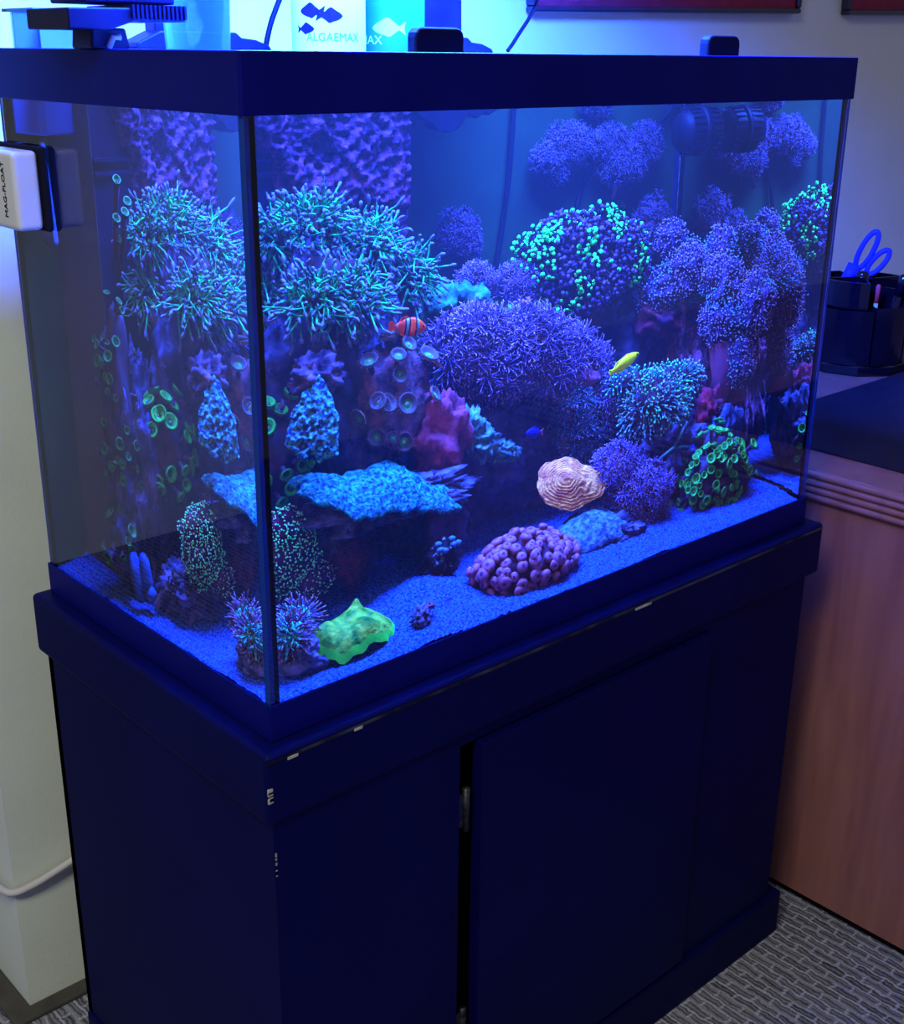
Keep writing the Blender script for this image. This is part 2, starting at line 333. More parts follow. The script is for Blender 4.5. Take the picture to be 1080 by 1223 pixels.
for sx, sy in ((g1, g1), (TW-g1, g1), (g1, TD-g1), (TW-g1, TD-g1)):
    dx = .0055 if sx < .5 else -.0055; dy = .0055 if sy < .2 else -.0055
    m = MB().prism([(sx, sy), (sx+dx, sy), (sx, sy+dy)], 2, Z0+.02, pz1-.004); m.build('silicone_seam', sil_m if sy < .2 else mat('dark_silicone', (.004, .006, .02), rough=.5), aq)  # back seams keep a darker colour, without the painted lamp light
lidm = clearmat('lid_glass', (.93, .97, 1.0), .35, .02)
m = MB().box((.012, .012, Z0+H-.013), (TW-.012, .215, Z0+H-.009)); tag(m.build('glass_lid', lidm), 'clear glass lid sheet along the front of the aquarium top', 'lid')
m = MB()
for hx, lab in ((.203, 'black rounded lid handle close to the fish food jars'), (.637, 'black rounded lid handle at the bare end of the rim')):
    m = MB(); pts = []
    for k in range(7): t = math.pi - k*math.pi/6/1; 
    w, h, r = .060, .0245, .009
    poly = [(hx, Z0+H-.0085)] + [(hx+r-r*math.cos(a), Z0+H+h-r-.003+r*math.sin(a)) for a in (0, .5, 1.05, 1.57)] + [(hx+w-r+r*math.sin(a), Z0+H+h-r-.003+r*math.cos(a)) for a in (0, .5, 1.05, 1.57)] + [(hx+w, Z0+H-.0085)]
    m.prism(poly, 1, .022, .036)
    o = m.build('lid_handle', mat('handle_black', (.002, .002, .008), rough=.6), None, .003, 3); tag(o, lab, 'handle')
wm = clearmat('water_skin', (.96, .98, 1.0), .12, .02)
wside = bpy.data.materials.new('water_side'); wside.use_nodes = True; nt = wside.node_tree; nt.nodes.clear()
o_ = nt.nodes.new('ShaderNodeOutputMaterial'); t_ = nt.nodes.new('ShaderNodeBsdfTransparent'); nt.links.new(t_.outputs[0], o_.inputs['Surface'])
for mm in (wm, wside):          # faint blue milkiness of the sea water
    nt = mm.node_tree; vsn = nt.nodes.new('ShaderNodeVolumeScatter'); vsn.inputs['Color'].default_value = (.5, .75, 1, 1); vsn.inputs['Density'].default_value = WATER_HAZE; vsn.inputs['Anisotropy'].default_value = .2
    nt.links.new(vsn.outputs[0], [n for n in nt.nodes if n.type == 'OUTPUT_MATERIAL'][0].inputs['Volume'])
nx, ny = 60, 30; v = []; X0, X1, Y0, Y1 = .0113, TW-.0113, .0113, TD-.0113
for j in range(ny+1):
    for i in range(nx+1):
        x = X0+(X1-X0)*i/nx; y = Y0+(Y1-Y0)*j/ny; v.append((x, y, Z0+.582+.0012*nz((x, y, 0), 25)))
f = [(j*(nx+1)+i, j*(nx+1)+i+1, (j+1)*(nx+1)+i+1, (j+1)*(nx+1)+i) for j in range(ny) for i in range(nx)]
per = list(range(nx+1)) + [j*(nx+1)+nx for j in range(1, ny+1)] + [ny*(nx+1)+i for i in range(nx-1, -1, -1)] + [j*(nx+1) for j in range(ny-1, 0, -1)]
k0 = len(v); v += [(v[q][0], v[q][1], Z0+.0165) for q in per]; npn = len(per)
f2 = [(per[i], k0+i, k0+(i+1) % npn, per[(i+1) % npn]) for i in range(npn)] + [tuple(k0+i for i in range(npn))[::-1]]
m = MB().add(v, f+f2, [0]*len(f)+[1]*len(f2), True)
o = m.build('water', [wm, wside]); tag(o, 'faintly hazy blue sea water filling the aquarium', 'water')

# sand
sand_m = mat('reef_sand', pig(4, 18, 150, 1.2), pig(26, 68, 255, 2.1), 330, .9, .9, 500, .05, 2, lo=.36, hi=.62)
def sand_h(x, y):
    h = .034 + .032*min(1, max(0, (min(y, x+.004)-.015)/.3)) + .006*nz((x, y, .3), 9) + .0025*nz((x, y, .7), 38)
    h += .022*math.exp(-(((x-.26)/.06)**2 + ((y-.13)/.05)**2)) - .004*math.exp(-((x-.1)/.06)**2)
    h += .012*math.exp(-(((x-.60)/.08)**2 + ((y-.12)/.05)**2))
    return max(.034, h)
nx, ny = 330, 165; V = np.zeros(((nx+1)*(ny+1), 3)); k = 0
for j in range(ny+1):
    for i in range(nx+1):
        x = .0115+(TW-.023)*i/nx; y = .0115+(TD-.023)*j/ny; V[k] = (x, y, Z0+sand_h(x, y)); k += 1
V[:, 2] += RNG.normal(0, .0008, len(V))
ii, jj = np.meshgrid(np.arange(nx), np.arange(ny)); a = (jj*(nx+1)+ii).ravel()
o = npmesh('sand_bed', V, np.stack([a, a+1, a+nx+2, a+nx+1], 1), np.zeros(nx*ny, int), [sand_m]); stuffpart(o); o['label'] = 'coarse sand bed glowing blue on the aquarium floor'; o['category'] = 'sand'

# ================================================================== REEF
rock_m = mat('live_rock', pig(12, 16, 74, 3.2), pig(38, 46, 140, 5.5), 34, .9, .8, 90, .05, 5)
rock_d = mat('live_rock_dark', pig(10, 16, 76, 3.2), pig(32, 36, 124, 5), 30, .9, .8, 80, .05, 5)
rock_p = mat('coralline_rock', pig(36, 24, 110, 2), pig(95, 58, 170, 2.5), 30, .85, .7, 80, .15, 5)
turf_s = mat('turf_stalk', pig(18, 22, 92, 3), pig(36, 32, 100, 3), 30, .8); turf_a = mat('turf_blue', pig(44, 60, 170, 3.4), rough=.7); turf_b = mat('turf_violet', pig(70, 48, 160, 3.2), rough=.7); turf_c = mat('turf_rust', pig(86, 44, 120, 3), rough=.7)
ROCKS = [
 ('back left pillar of dark rock against the overflow tower', (.125,.325,.165), (.060,.042,.140), rock_d),
 ('tall central rock pillar under the torch coral', (.245,.298,.215), (.085,.055,.175), rock_d),
 ('flat rock ledge under the bright blue shelf coral', (.245,.200,.152), (.115,.036,.022), rock_m),
 ('dark boulder behind the flat rock ledge', (.33,.32,.12), (.09,.05,.09), rock_d),
 ('rugged rock under the purple pulsing coral', (.46,.295,.175), (.095,.055,.095), rock_d),
 ('low dark rock at the foot of the purple coral', (.56,.33,.11), (.10,.055,.07), rock_d),
 ('dark tower of rock carrying the green tipped coral', (.68,.355,.20), (.080,.050,.155), rock_d),
 ('wide rock under the blue dome coral', (.735,.205,.115), (.070,.055,.075), rock_d),
 ('rock against the end pane under the lavender coral', (.845,.33,.17), (.050,.055,.140), rock_p),
 ('small rock under the green button polyps beside the end pane', (.825,.165,.105), (.045,.034,.060), rock_d),
 ('low rubble rock beneath the purple bubble polyps', (.415,.105,.042), (.070,.040,.024), rock_d),
 ('rubble rock below the blue plate coral', (.585,.115,.052), (.045,.03,.02), rock_m),
 ('dark rock carrying the speckled leather coral', (.125,.235,.065), (.060,.040,.035), rock_d),
 ('small rock holding the feathery anemones in the corner', (.075,.075,.050), (.030,.022,.022), rock_m),
 ('short pillar holding up the flat rock ledge', (.345,.235,.10), (.04,.035,.07), rock_d),
]
for i, (lab, c, R, mm) in enumerate(ROCKS):
    b = Blob(c, R, .30, 1.9, i+1, .12, 6.0, None, .10); o = b.mesh('live_rock', mm, sub=6 if max(R) > .07 else 5); tag(o, lab, 'rock', 'live rocks of the reef')
    if i not in (10, 11, 13):
        tm = (turf_a, turf_b, turf_c)[i % 3]; feathers('algae_turf', [b], o, [turf_s, turf_s, tm], n=int(5200*max(R)*max(R[1], R[2])**.5), stalk=.004, arm=.0048, arms=5, r=.0006, axis=(-.2,-.7,.5), cosmin=-.3, seed=300+i)

# overflow tower
ov_m = mat('black_acrylic', pig(9, 13, 78, 1.0), pig(12, 17, 88, 1.0), 6, .3, spec=.1)
ov = empty('overflow_box', (.245, .417, Z0+.02), 'dark square overflow tower in the back corner crusted with purple algae', 'overflow box')
MB().box((.111, .369, Z0+.017), (.377, TD-g1-.001, Z0+H-.022)).build('tower', ov_m, ov, .002)
MB().box((.1105, .3684, Z0+.017), (.1112, TD-g1-.0012, Z0+H-.03)).build('side_face', mat('side_lit_acrylic', pig(44, 52, 112, 2.6), pig(34, 40, 98, 2.6), 10, .4), ov)  # lighter colour stands in for outside light on the tower's left face
for zz in (.514, .500): MB().box((.112, .364, Z0+zz), (.377, .3686, Z0+zz+.004)).build('ledge', ov_m, ov)  # two dark lines across the tower front, built as thin bars
crust_m = mat('purple_crust_algae', pig(22, 14, 96, .5), pig(100, 58, 205, .85), 90, .85, 1.0, 130, .05, 5)
# bumpy encrusting sheet over the upper front of the tower
nx, nz_ = 90, 100; V = []; keep = []
for j in range(nz_+1):
    for i in range(nx+1):
        u, w = i/nx, j/nz_; x = .165+.212*u; z = .36+.225*w
        n1 = nz((x, 0, z), 28); n2 = nz((x, 1, z), 90); n3 = nz((x, 3, z), 210)
        left = .165 + max(0, (.555-z))*.62 + .012*n1; low = .47 - (x-.22)*.62 + .02*n1 + .01*n2
        ins = min((x-left)/.012, (z-low)/.02, 1); ins = max(-.6, ins)
        hole = 1 if nz((x, 7, z), 17) < .34 else -.4
        t = min(ins, 1)*(.004+.010*(.5+n1) + .009*(n2+.4) + .007*n3)*(1 if hole > 0 else .3)
        V.append((x, .3688 - t if ins > 0 else .3712, Z0+z))
m = MB().add(V, [(j*(nx+1)+i, j*(nx+1)+i+1, (j+1)*(nx+1)+i+1, (j+1)*(nx+1)+i) for j in range(nz_) for i in range(nx)], 0, True)
m.build('algae_crust', crust_m, ov)

# wavemaker, cables, surface box
blk = mat('black_pump_plastic', pig(6, 9, 62, .8), pig(10, 14, 80, .8), 20, .4, spec=.1)
pump = empty('wavemaker_pump', (.905, .357, Z0+.529), 'black slotted barrel wavemaker pump stuck to the end pane', 'pump')
m = MB(); prof = [(.006, .0), (.020, .0), (.026, .004), (.0295, .02), (.0305, .042), (.029, .062), (.024, .076), (.0, .078)]
def alongx(mm, ox, oy, oz):     # turn a lathe built along z so that it runs along -x from the pane
    mm.v = [(ox - q[2], oy + q[1], oz + q[0]) for q in mm.v]; return mm
alongx(m.lathe(prof, n=36), .908, .357, Z0+.529).build('barrel', blk, pump)
for k in range(22):
    a = 2*math.pi*k/22
    for (s0, s1) in ((.008, .030), (.043, .066)):
        mm = MB().box((.0285, -.0014, s0), (.0318, .0014, s1)); ca, sa = math.cos(a), math.sin(a)
        mm.v = [(q[0]*ca-q[1]*sa, q[0]*sa+q[1]*ca, q[2]) for q in mm.v]; alongx(mm, .908, .357, Z0+.529).build('slot_rib', blk, pump)
alongx(MB().lathe([(.030, .032), (.0335, .033), (.0335, .041), (.030, .042)], n=36), .908, .357, Z0+.529).build('collar', blk, pump)
m = MB(); m.tube([(.90, .365, Z0+.50), (.902, .40, Z0+.53), (.895, .45, Z0+.57), (.89, .455, Z0+.625)], .0035, 8); m.build('cable', blk, pump)
cab_m = mat('dark_cable', pig(8, 16, 56, .7), rough=.6)
for pts, lab in (([(.597,.455,.60),(.595,.458,.555),(.589,.459,.467),(.575,.458,.39),(.561,.455,.33),(.556,.452,.26)], 'long thin dark cable hanging down the back pane'),
                 ([(.757,.455,.60),(.754,.458,.557),(.727,.458,.477),(.708,.455,.425),(.70,.45,.36)], 'slanting dark cable behind the hanging purple polyps'),
                 ([(.900,.455,.60),(.884,.457,.555),(.837,.457,.523),(.80,.457,.50)], 'short dark cable running down from the pump corner')):
    P = [Vector((p[0], p[1], p[2]+Z0)) for p in pts]; Q = []
    for i in range(len(P)-1):
        for t in (0, .25, .5, .75):
            a, b, c, d = P[max(0,i-1)], P[i], P[i+1], P[min(len(P)-1,i+2)]
            Q.append(.5*((2*b)+(c-a)*t+(2*a-5*b+4*c-d)*t*t+(3*b-a-3*c+d)*t**3))
    Q.append(P[-1]); m = MB(); m.tube(Q, .0042, 8); tag(m.build('power_cable', cab_m), lab, 'cable')
m = MB()   # dark wavy-edged piece at the water line
poly = [(.395, .60), (.53, .60), (.53, .566), (.515, .562), (.503, .556), (.495, .559), (.485, .553), (.470, .557), (.462, .547), (.452, .540), (.438, .538), (.425, .541), (.416, .549), (.405, .553), (.395, .560)]
m.prism([(a, b+Z0) for a, b in poly], 1, .372, .398); tag(m.build('dark_wavy_piece', blk, None, .002), 'dark wavy edged piece at the water line', 'sponge')

# ---- torch coral
t_stalk = mat('torch_tentacle', pig(8, 96, 140, 1.1), pig(34, 190, 180, 1.25), 90, .5, sub=.1)
t_tip = mat('torch_tip', pig(84, 110, 255, .95), rough=.4)
t_flesh = mat('torch_flesh', pig(70, 40, 80), pig(20, 16, 70), 40, .7, .5)
torch = empty('torch_coral', (.23, .28, Z0+.36), 'big blue green torch coral with lavender tipped tentacles in rounded heads', 'coral')
heads = [((.224,.320,.446),(.032,.022,.022),1),((.178,.325,.438),(.018,.018,.018),2),((.294,.315,.422),(.028,.022,.022),3),((.196,.258,.378),(.026,.020,.018),4),((.246,.258,.372),(.026,.020,.024),5),((.347,.305,.382),(.020,.018,.025),6),((.166,.330,.372),(.014,.016,.020),7)]
for c, R, sd in heads:
    b = Blob(c, R, .2, 2.4, sd); b.mesh('head', t_flesh, torch, 3)
    tentacles('tentacle_cluster', [b], torch, [t_stalk, t_tip], n=int(520*(R[0]/.036)**1.4), L=.0225, r=.0014, tip=.0024, wave=.13, axis=(-.25,-.55,.75), cosmin=-.28, spread=.5, droop=-.18, seed=sd)
m = MB(); m.tube([(.23,.30,Z0+.30),(.22,.295,Z0+.36),(.23,.29,Z0+.42)], [.03,.025,.03], 12); m.tube([(.22,.28,Z0+.31),(.225,.268,Z0+.36)], [.024,.022], 10); m.tube([(.30,.305,Z0+.30),(.34,.305,Z0+.37)], [.022,.02], 10)
m.build('skeleton_branch', t_flesh, torch)

# ---- green tipped branching coral
f_dark = mat('frog_stalk', pig(60, 22, 84), pig(26, 18, 80), 60, .6)
f_pur = mat('frog_purple_tip', pig(72, 60, 215, 1.2), rough=.4); f_grn = mat('frog_green_tip', pig(40, 215, 165, 1.15), pig(60, 240, 160, 1.2), 200, .4)
frog = empty('frogspawn_coral', (.68, .345, Z0+.30), 'domed coral with dark purple arms and glowing mint green tips', 'coral')
def frogtip(p, rg):
    v = nz((p[0], p[1], p[2]), 26) + .45*nz((p[0], p[1], p[2]), 60); return 2 if v > .14 else 1
for c, R, sd in (((.655,.345,.392),(.080,.040,.034),21),((.582,.340,.382),(.034,.030,.030),22),((.712,.335,.372),(.040,.030,.034),23),((.640,.325,.352),(.060,.030,.040),24)):
    b = Blob(c, R, .22, 2.2, sd); b.mesh('head', f_dark, frog, 3)
    tentacles('tentacle_cluster', [b], frog, [f_dark, f_pur, f_grn], n=int(760*R[0]/.06), L=.013, r=.0015, tip=.0034, wave=.08, axis=(-.1,-.5,.8), cosmin=-.35, spread=.4, droop=-.12, seed=sd, tipmat=frogtip)
m = MB(); m.tube([(.655,.35,Z0+.25),(.65,.345,Z0+.38)], [.05,.05], 14); m.build('skeleton_branch', f_dark, frog)

# ---- purple pulsing coral (feathery)
x_a = mat('xenia_arm', pig(78, 62, 230, 1.6), pig(60, 54, 222, 1.6), 60, .6); x_b = mat('xenia_tip', pig(128, 112, 255, 1.5), rough=.6); x_s = mat('xenia_stalk', pig(72, 44, 160, 1.2), pig(105, 60, 170, 1.2), 40, .7)
xen = empty('pulsing_coral', (.50, .28, Z0+.23), 'sprawling violet feathery coral draped over the middle rocks', 'coral')
for c, R, n, sd in (((.425,.278,.300),(.036,.026,.026),150,31),((.500,.270,.288),(.044,.028,.028),190,32),((.461,.262,.270),(.044,.024,.022),150,35),((.572,.280,.265),(.036,.024,.022),140,33),((.388,.275,.290),(.020,.020,.022),80,34),((.540,.264,.254),(.036,.022,.018),120,37),((.616,.280,.243),(.022,.02,.018),70,38)):
    b = Blob(c, R, .22, 2.2, sd); b.mesh('stalk_mass', x_s, xen, 3)
    feathers('polyp_plumes', [b], xen, [x_s, x_a, x_b], n=int(n*1.15), stalk=.010, arm=.0175, r=.00105, axis=(-.2,-.7,.6), cosmin=-.25, seed=sd, curl=.8)
pk_m = mat('pink_lobe', pig(120, 66, 178, 1.4), pig(90, 56, 200, 1.3), 50, .7, .4)
for c, R, sd in (((.517,.290,.320),(.010,.010,.022),41),((.588,.248,.237),(.036,.018,.013),42),((.462,.30,.325),(.012,.012,.018),43)):
    Blob(c, R, .25, 2, sd).mesh('fleshy_lobe', pk_m, xen, 3)
# ---- low violet coral by the front
xl = empty('violet_bush_coral', (.63, .14, Z0+.05), 'low violet bushy coral on the sand beside the green buttons', 'coral')
for c, R, n, sd in (((.640,.140,.085),(.040,.028,.028),200,51),((.605,.165,.120),(.032,.024,.024),130,52)):
    b = Blob(c, R, .25, 2.2, sd); b.mesh('stalk_mass', x_s, xl, 3); feathers('polyp_plumes', [b], xl, [x_s, x_a, x_b], n=int(n*1.6), stalk=.009, arm=.010, r=.0007, axis=(0,-.5,.7), cosmin=-.4, seed=sd)
# ---- blue feathery coral below the purple one
b_a = mat('blue_branch', pig(60, 92, 235, 1.4), pig(48, 74, 215, 1.3), 70, .6); b_b = mat('blue_branch_tip', pig(96, 130, 255, 1.5), rough=.6)
bf = empty('blue_feather_coral', (.60, .26, Z0+.13), 'clump of tangled blue feathery coral between the purple coral and the salmon plate', 'coral')
for c, R, n, sd in (((.590,.255,.165),(.026,.022,.030),130,55),((.570,.250,.200),(.020,.018,.022),80,56),((.635,.262,.190),(.032,.022,.040),150,57)):
    b = Blob(c, R, .25, 2.2, sd); b.mesh('stalk_mass', x_s, bf, 3); feathers('polyp_plumes', [b], bf, [x_s, b_a if sd != 57 else x_a, b_b], n=int(n*1.5), stalk=.010, arm=.011, r=.0009, axis=(0,-.6,.6), cosmin=-.35, seed=sd, curl=.9)
# ---- hanging polyp mats on the back pane
g_a = mat('star_arm', pig(80, 72, 226, 1.0), pig(66, 62, 215, 1.0), 60, .6); g_b = mat('star_tip', pig(112, 104, 250, 1.1), rough=.6); g_s = mat('star_mat', pig(52, 40, 130, 1.3), pig(70, 40, 110, 1.3), 40, .8)
def hang(name_lab, blobs, n, droop=()):
    r = empty('hanging_polyp_coral', (blobs[0][0][0], .46, blobs[0][0][2]+Z0), name_lab, 'coral', 'polyp mats on the back pane')
    for c, R, sd in blobs:
        b = Blob(c, R, .3, 2.3, sd); b.mesh('mat', g_s, r, 3); feathers('polyp_plumes', [b], r, [g_s, g_a, g_b], n=int(n*max(R[0], R[2])/.03), stalk=.006, arm=.0078, r=.0007, axis=(0,-1,.1), cosmin=-.35, seed=sd)
    for pts in droop: m = MB(); m.tube([(p[0], p[1], p[2]+Z0) for p in pts], [.005, .0045, .003], 8); m.build('drooping_stalk', g_s, r)
hang('wide violet polyp mat hanging high on the back pane beside a slanting cable', [((.690,.447,.514),(.034,.011,.017),61),((.648,.447,.498),(.017,.009,.011),62),((.665,.45,.482),(.010,.008,.010),63)], 190)
hang('violet polyp mat with drooping brown stalks in the back corner by the pump', [((.758,.447,.515),(.024,.010,.014),64),((.783,.445,.486),(.036,.012,.019),65),((.83,.449,.51),(.022,.010,.022),66)], 190, [((.775,.44,.475),(.772,.438,.455),(.764,.437,.438)),((.80,.44,.478),(.80,.438,.462),(.797,.437,.45))])
hang('small lone violet polyp tuft on the bare back pane', [((.505,.450,.414),(.022,.010,.018),67),((.518,.450,.396),(.010,.007,.010),68)], 170)
hang('little violet polyp tuft close under the top rim on the back pane', [((.735,.452,.568),(.022,.009,.010),69)], 150)
hang('small violet tuft beside the green tipped dome on the back pane', [((.85,.447,.40),(.026,.012,.03),70),((.80,.447,.375),(.02,.010,.022),71)], 170)
# ---- lavender carpet coral at the end pane
l_s = mat('lavender_flesh', pig(52, 44, 180, 1.1), pig(70, 52, 185, 1.1), 30, .8); l_t = mat('lavender_dot', pig(120, 112, 255, 1.4), rough=.5); l_t2 = mat('lavender_dot_blue', pig(82, 120, 255, 1.7), rough=.5)
lav = empty('lavender_coral', (.85, .28, Z0+.20), 'massive lavender soft coral dotted with pale beads against the end pane', 'coral')
def lavtip(p, rg): return 2 if nz((p[0], p[1], p[2]), 18) > .18 else 1
for c, R, n, sd in (((.832,.300,.345),(.045,.032,.036),520,81),((.862,.245,.325),(.034,.040,.040),520,82),((.855,.225,.278),(.042,.036,.036),560,83),((.780,.312,.322),(.038,.026,.028),320,84),((.882,.170,.305),(.022,.036,.040),380,85),((.885,.29,.372),(.020,.026,.028),220,86),((.868,.190,.225),(.022,.024,.035),260,87),((.812,.335,.388),(.022,.018,.024),160,88)):
    b = Blob(c, R, .25, 2.3, sd); b.mesh('fleshy_lobe', l_s, lav, 4); tentacles('bead_tips', [b], lav, [l_s, l_t, l_t2], n=int(n*2.1), L=.0065, r=.0008, tip=.0015, axis=(-.2,-.6,.6), cosmin=-.4, spread=.3, droop=0, S=4, seed=sd, tipmat=lavtip)
rs_m = mat('rosy_stalk', pig(110, 46, 120, 1.3), pig(70, 34, 130, 1.2), 30, .8, .4)
m = MB(); m.tube([(.84,.215,Z0+.16),(.845,.205,Z0+.20),(.85,.215,Z0+.25)], [.02,.018,.028], 12); m.build('trunk', rs_m, lav)
# ---- red frilly coral in the shade of the lavender one
rd_m = mat('dark_red_flesh', pig(84, 20, 74, 1.3), pig(38, 18, 88, 1.2), 36, .8, .6)
o = Blob((.775,.305,.285),(.040,.025,.028), .4, 2.4, 90, .15).mesh('red_leaf_coral', rd_m, None, 4); tag(o, 'dark wine red leafy coral in the shade of the lavender coral', 'coral')
o = Blob((.805,.185,.165),(.026,.022,.03), .35, 3, 91, .18, 9).mesh('red_crust_coral', mat('red_crust', pig(110, 16, 70, 1.3), pig(50, 20, 110, 1.2), 50, .8, .8), None, 4); tag(o, 'crimson knobbly coral above the green button polyps', 'coral')
# ---- blue dome coral
d_s = mat('dome_tentacle', pig(44, 80, 190, 1.4), pig(40, 120, 190, 1.4), 70, .5); d_t = mat('dome_tip', pig(90, 140, 250, 1.6), rough=.4); d_g = mat('dome_tip_green', pig(60, 180, 185, 1.6), rough=.4)
dome = empty('dome_coral', (.72, .20, Z0+.13), 'broad dome of short blue teal tentacles below the yellow fish', 'coral')
def dtip(p, rg): return 2 if nz((p[0], p[1], p[2]), 30) > .12 else 1
for c, R, n, sd in (((.700,.198,.184),(.054,.034,.042),900,101),((.755,.222,.210),(.050,.026,.020),460,102),((.662,.222,.222),(.034,.018,.014),200,103)):
    b = Blob(c, R, .15, 2, sd); b.mesh('body', mat('dome_flesh', pig(40, 34, 110), pig(76, 40, 110), 30, .8), dome, 4)
    tentacles('tentacle_cluster', [b], dome, [d_s, d_t, d_g], n=n, L=.011, r=.0011, tip=.0016, axis=(-.1,-.5,.7), cosmin=-.3, spread=.35, droop=-.2, seed=sd, tipmat=dtip)
m = MB(); m.tube([(.68,.148,Z0+.125),(.71,.150,Z0+.135),(.735,.152,Z0+.165)], .0024, 8); m.tube([(.71,.150,Z0+.135),(.74,.15,Z0+.13)], .0022, 8); tag(m.build('bare_twig', d_s), 'thin forked pale twig in front of the blue dome coral', 'twig')
# ---- encrusting blue shelf coral
s_m = mat('blue_shelf', pig(8, 54, 200, 1.15), pig(36, 150, 245, 1.3), 190, .7, 1.0, 300, .05, 4, lo=.38, hi=.66)
def plate(name, label, outline_c, rx, ry, z, thick, m_, seed, amp=.18, wav=.012, tilt=(0,0), nr=26, na=96, bump=.003, bs=90, rimdown=.02, tiltmat=None, cat='coral', tri=None):
    top = []; rg = []
    for i in range(nr+1):
        t = i/nr
        for k in range(na):
            a = 2*math.pi*k/na; q = (math.cos(a), math.sin(a), seed)
            k1 = 1 + amp*nz(q, 1.3) + amp*.6*nz(q, 3.1) + amp*.25*nz(q, 8)
            if tri is not None: k1 *= .45 + .33/max(math.cos(a-tri-j_*2*math.pi/3) for j_ in range(3))
            x = rx*t*k1*math.cos(a); y = ry*t*k1*math.sin(a)
            zz = wav*nz((x, y, seed), 14) + bump*nz((x, y, seed), bs) + bump*.7*nz((x, y, seed+4), bs*1.9) - rimdown*t**4 + tilt[0]*x + tilt[1]*y
            top.append((x, y, zz))
    n = len(top); bot = [(x*.97, y*.97, zz - thick*(1-.7*(i//na/nr)**2)) for i, (x, y, zz) in enumerate(top)]
    f = [(i*na+k, i*na+(k+1)%na, (i+1)*na+(k+1)%na, (i+1)*na+k) for i in range(nr) for k in range(na)]
    f2 = [tuple(a+n for a in reversed(q)) for q in f]; f3 = [(nr*na+k, nr*na+n+k, nr*na+n+(k+1)%na, nr*na+(k+1)%na) for k in range(na)]
    mm = MB(); mm.add(top+bot, f+f2+f3, 0, True); c = outline_c
    if tiltmat is not None: mm.v = [tuple(tiltmat @ Vector(q)) for q in mm.v]
    mm.v = [(q[0]+c[0], q[1]+c[1], q[2]+z+Z0) for q in mm.v]
    o = mm.build(name, m_, fix=True)
    if label: tag(o, label, cat)
    return o
plate('shelf_coral', 'bright blue scalloped shelf coral on the rock ledge', (.228,.182), .112, .040, .188, .010, s_m, 3.3, .22, .020, (-.22,.40), rimdown=.022, bump=.005, bs=70)
ch_m = mat('blue_chalice', pig(8, 36, 160, 1.0), pig(46, 135, 235, 1.3), 230, .6, 1.0, 170, .05, 2, lo=.42, hi=.6)
plate('chalice_coral', 'blue pimpled triangular chalice coral hanging on the rock face', (.152,.187), .034, .050, .262, .006, ch_m, 8.1, .16, .005, rimdown=.005, bump=.0045, bs=120, tiltmat=Euler((math.radians(68), 0, math.radians(-26))).to_matrix(), tri=-math.pi/2-.2)
plate('blue_plate_coral', 'lumpy blue plate coral on the sand behind the purple bubbles', (.560,.128), .088, .044, .080, .012, mat('blue_plate', pig(20, 50, 190, 1.4), pig(60, 110, 250, 1.5), 120, .8, 1.0, 220), 5.7, .2, .014, (0, .35), rimdown=.02)
# ---- pink sponge rock with blue crust, teal crust
o = Blob((.345,.228,.205),(.040,.026,.058), .28, 2.0, 111, .10).mesh('pink_crust_rock', mat('pink_crust', pig(74, 34, 124, 1.1), pig(135, 62, 168, 1.2), 30, .85, .8, 100, .05, 5), None, 5); tag(o, 'rose pink crusted rock beside the blue shelf coral', 'rock')
kb = mat('blue_knob', pig(26, 62, 170, 1.4), pig(72, 140, 240, 1.5), 70, .75, .9, 150, .05, 4)
kn = empty('blue_knob_coral', (.415, .225, Z0+.16), 'knobbly blue coral leaning on the pink crusted rock', 'coral')
for i, (c, R) in enumerate((((.392,.228,.208),(.016,.016,.026)),((.412,.226,.186),(.022,.018,.020)),((.438,.224,.172),(.020,.016,.013)),((.455,.222,.166),(.013,.012,.009)))): Blob(c, R, .4, 3.2, 120+i, .2, 9).mesh('knob', kb, kn, 4)
tl = mat('teal_crust', pig(16, 70, 160, .9), pig(40, 140, 205, 1.0), 50, .85, .8, 120, .05, 4)
for i, (c, R, lab) in enumerate((((.405,.325,.338),(.030,.024,.030),'teal crusted rock knob beside the clownfish'),((.448,.330,.342),(.032,.022,.024),'teal crusted rock knob beneath the lone violet tuft'),((.505,.30,.318),(.018,.014,.018),'small teal crusted knob poking through the violet coral'))):
    o = Blob(c, R, .3, 2.4, 130+i, .12).mesh('teal_rock', tl, None, 4); tag(o, lab, 'rock')
for i, (c, R, lab) in enumerate((((.470,.345,.365),(.018,.014,.012),'low violet tuft standing on the teal crusted rock'),((.530,.335,.352),(.022,.016,.022),'rounded violet tuft beside the green tipped dome coral'))):
    vt = empty('violet_tuft_coral', (c[0], c[1], Z0+c[2]-.01), lab, 'coral', 'small violet tufts')
    b = Blob(c, R, .3, 2.4, 140+i); b.mesh('stalk_mass', g_s, vt, 3); feathers('polyp_plumes', [b], vt, [x_s, x_a, x_b], n=150, stalk=.006, arm=.008, r=.0006, axis=(0,-.6,.6), cosmin=-.4, seed=141+i)
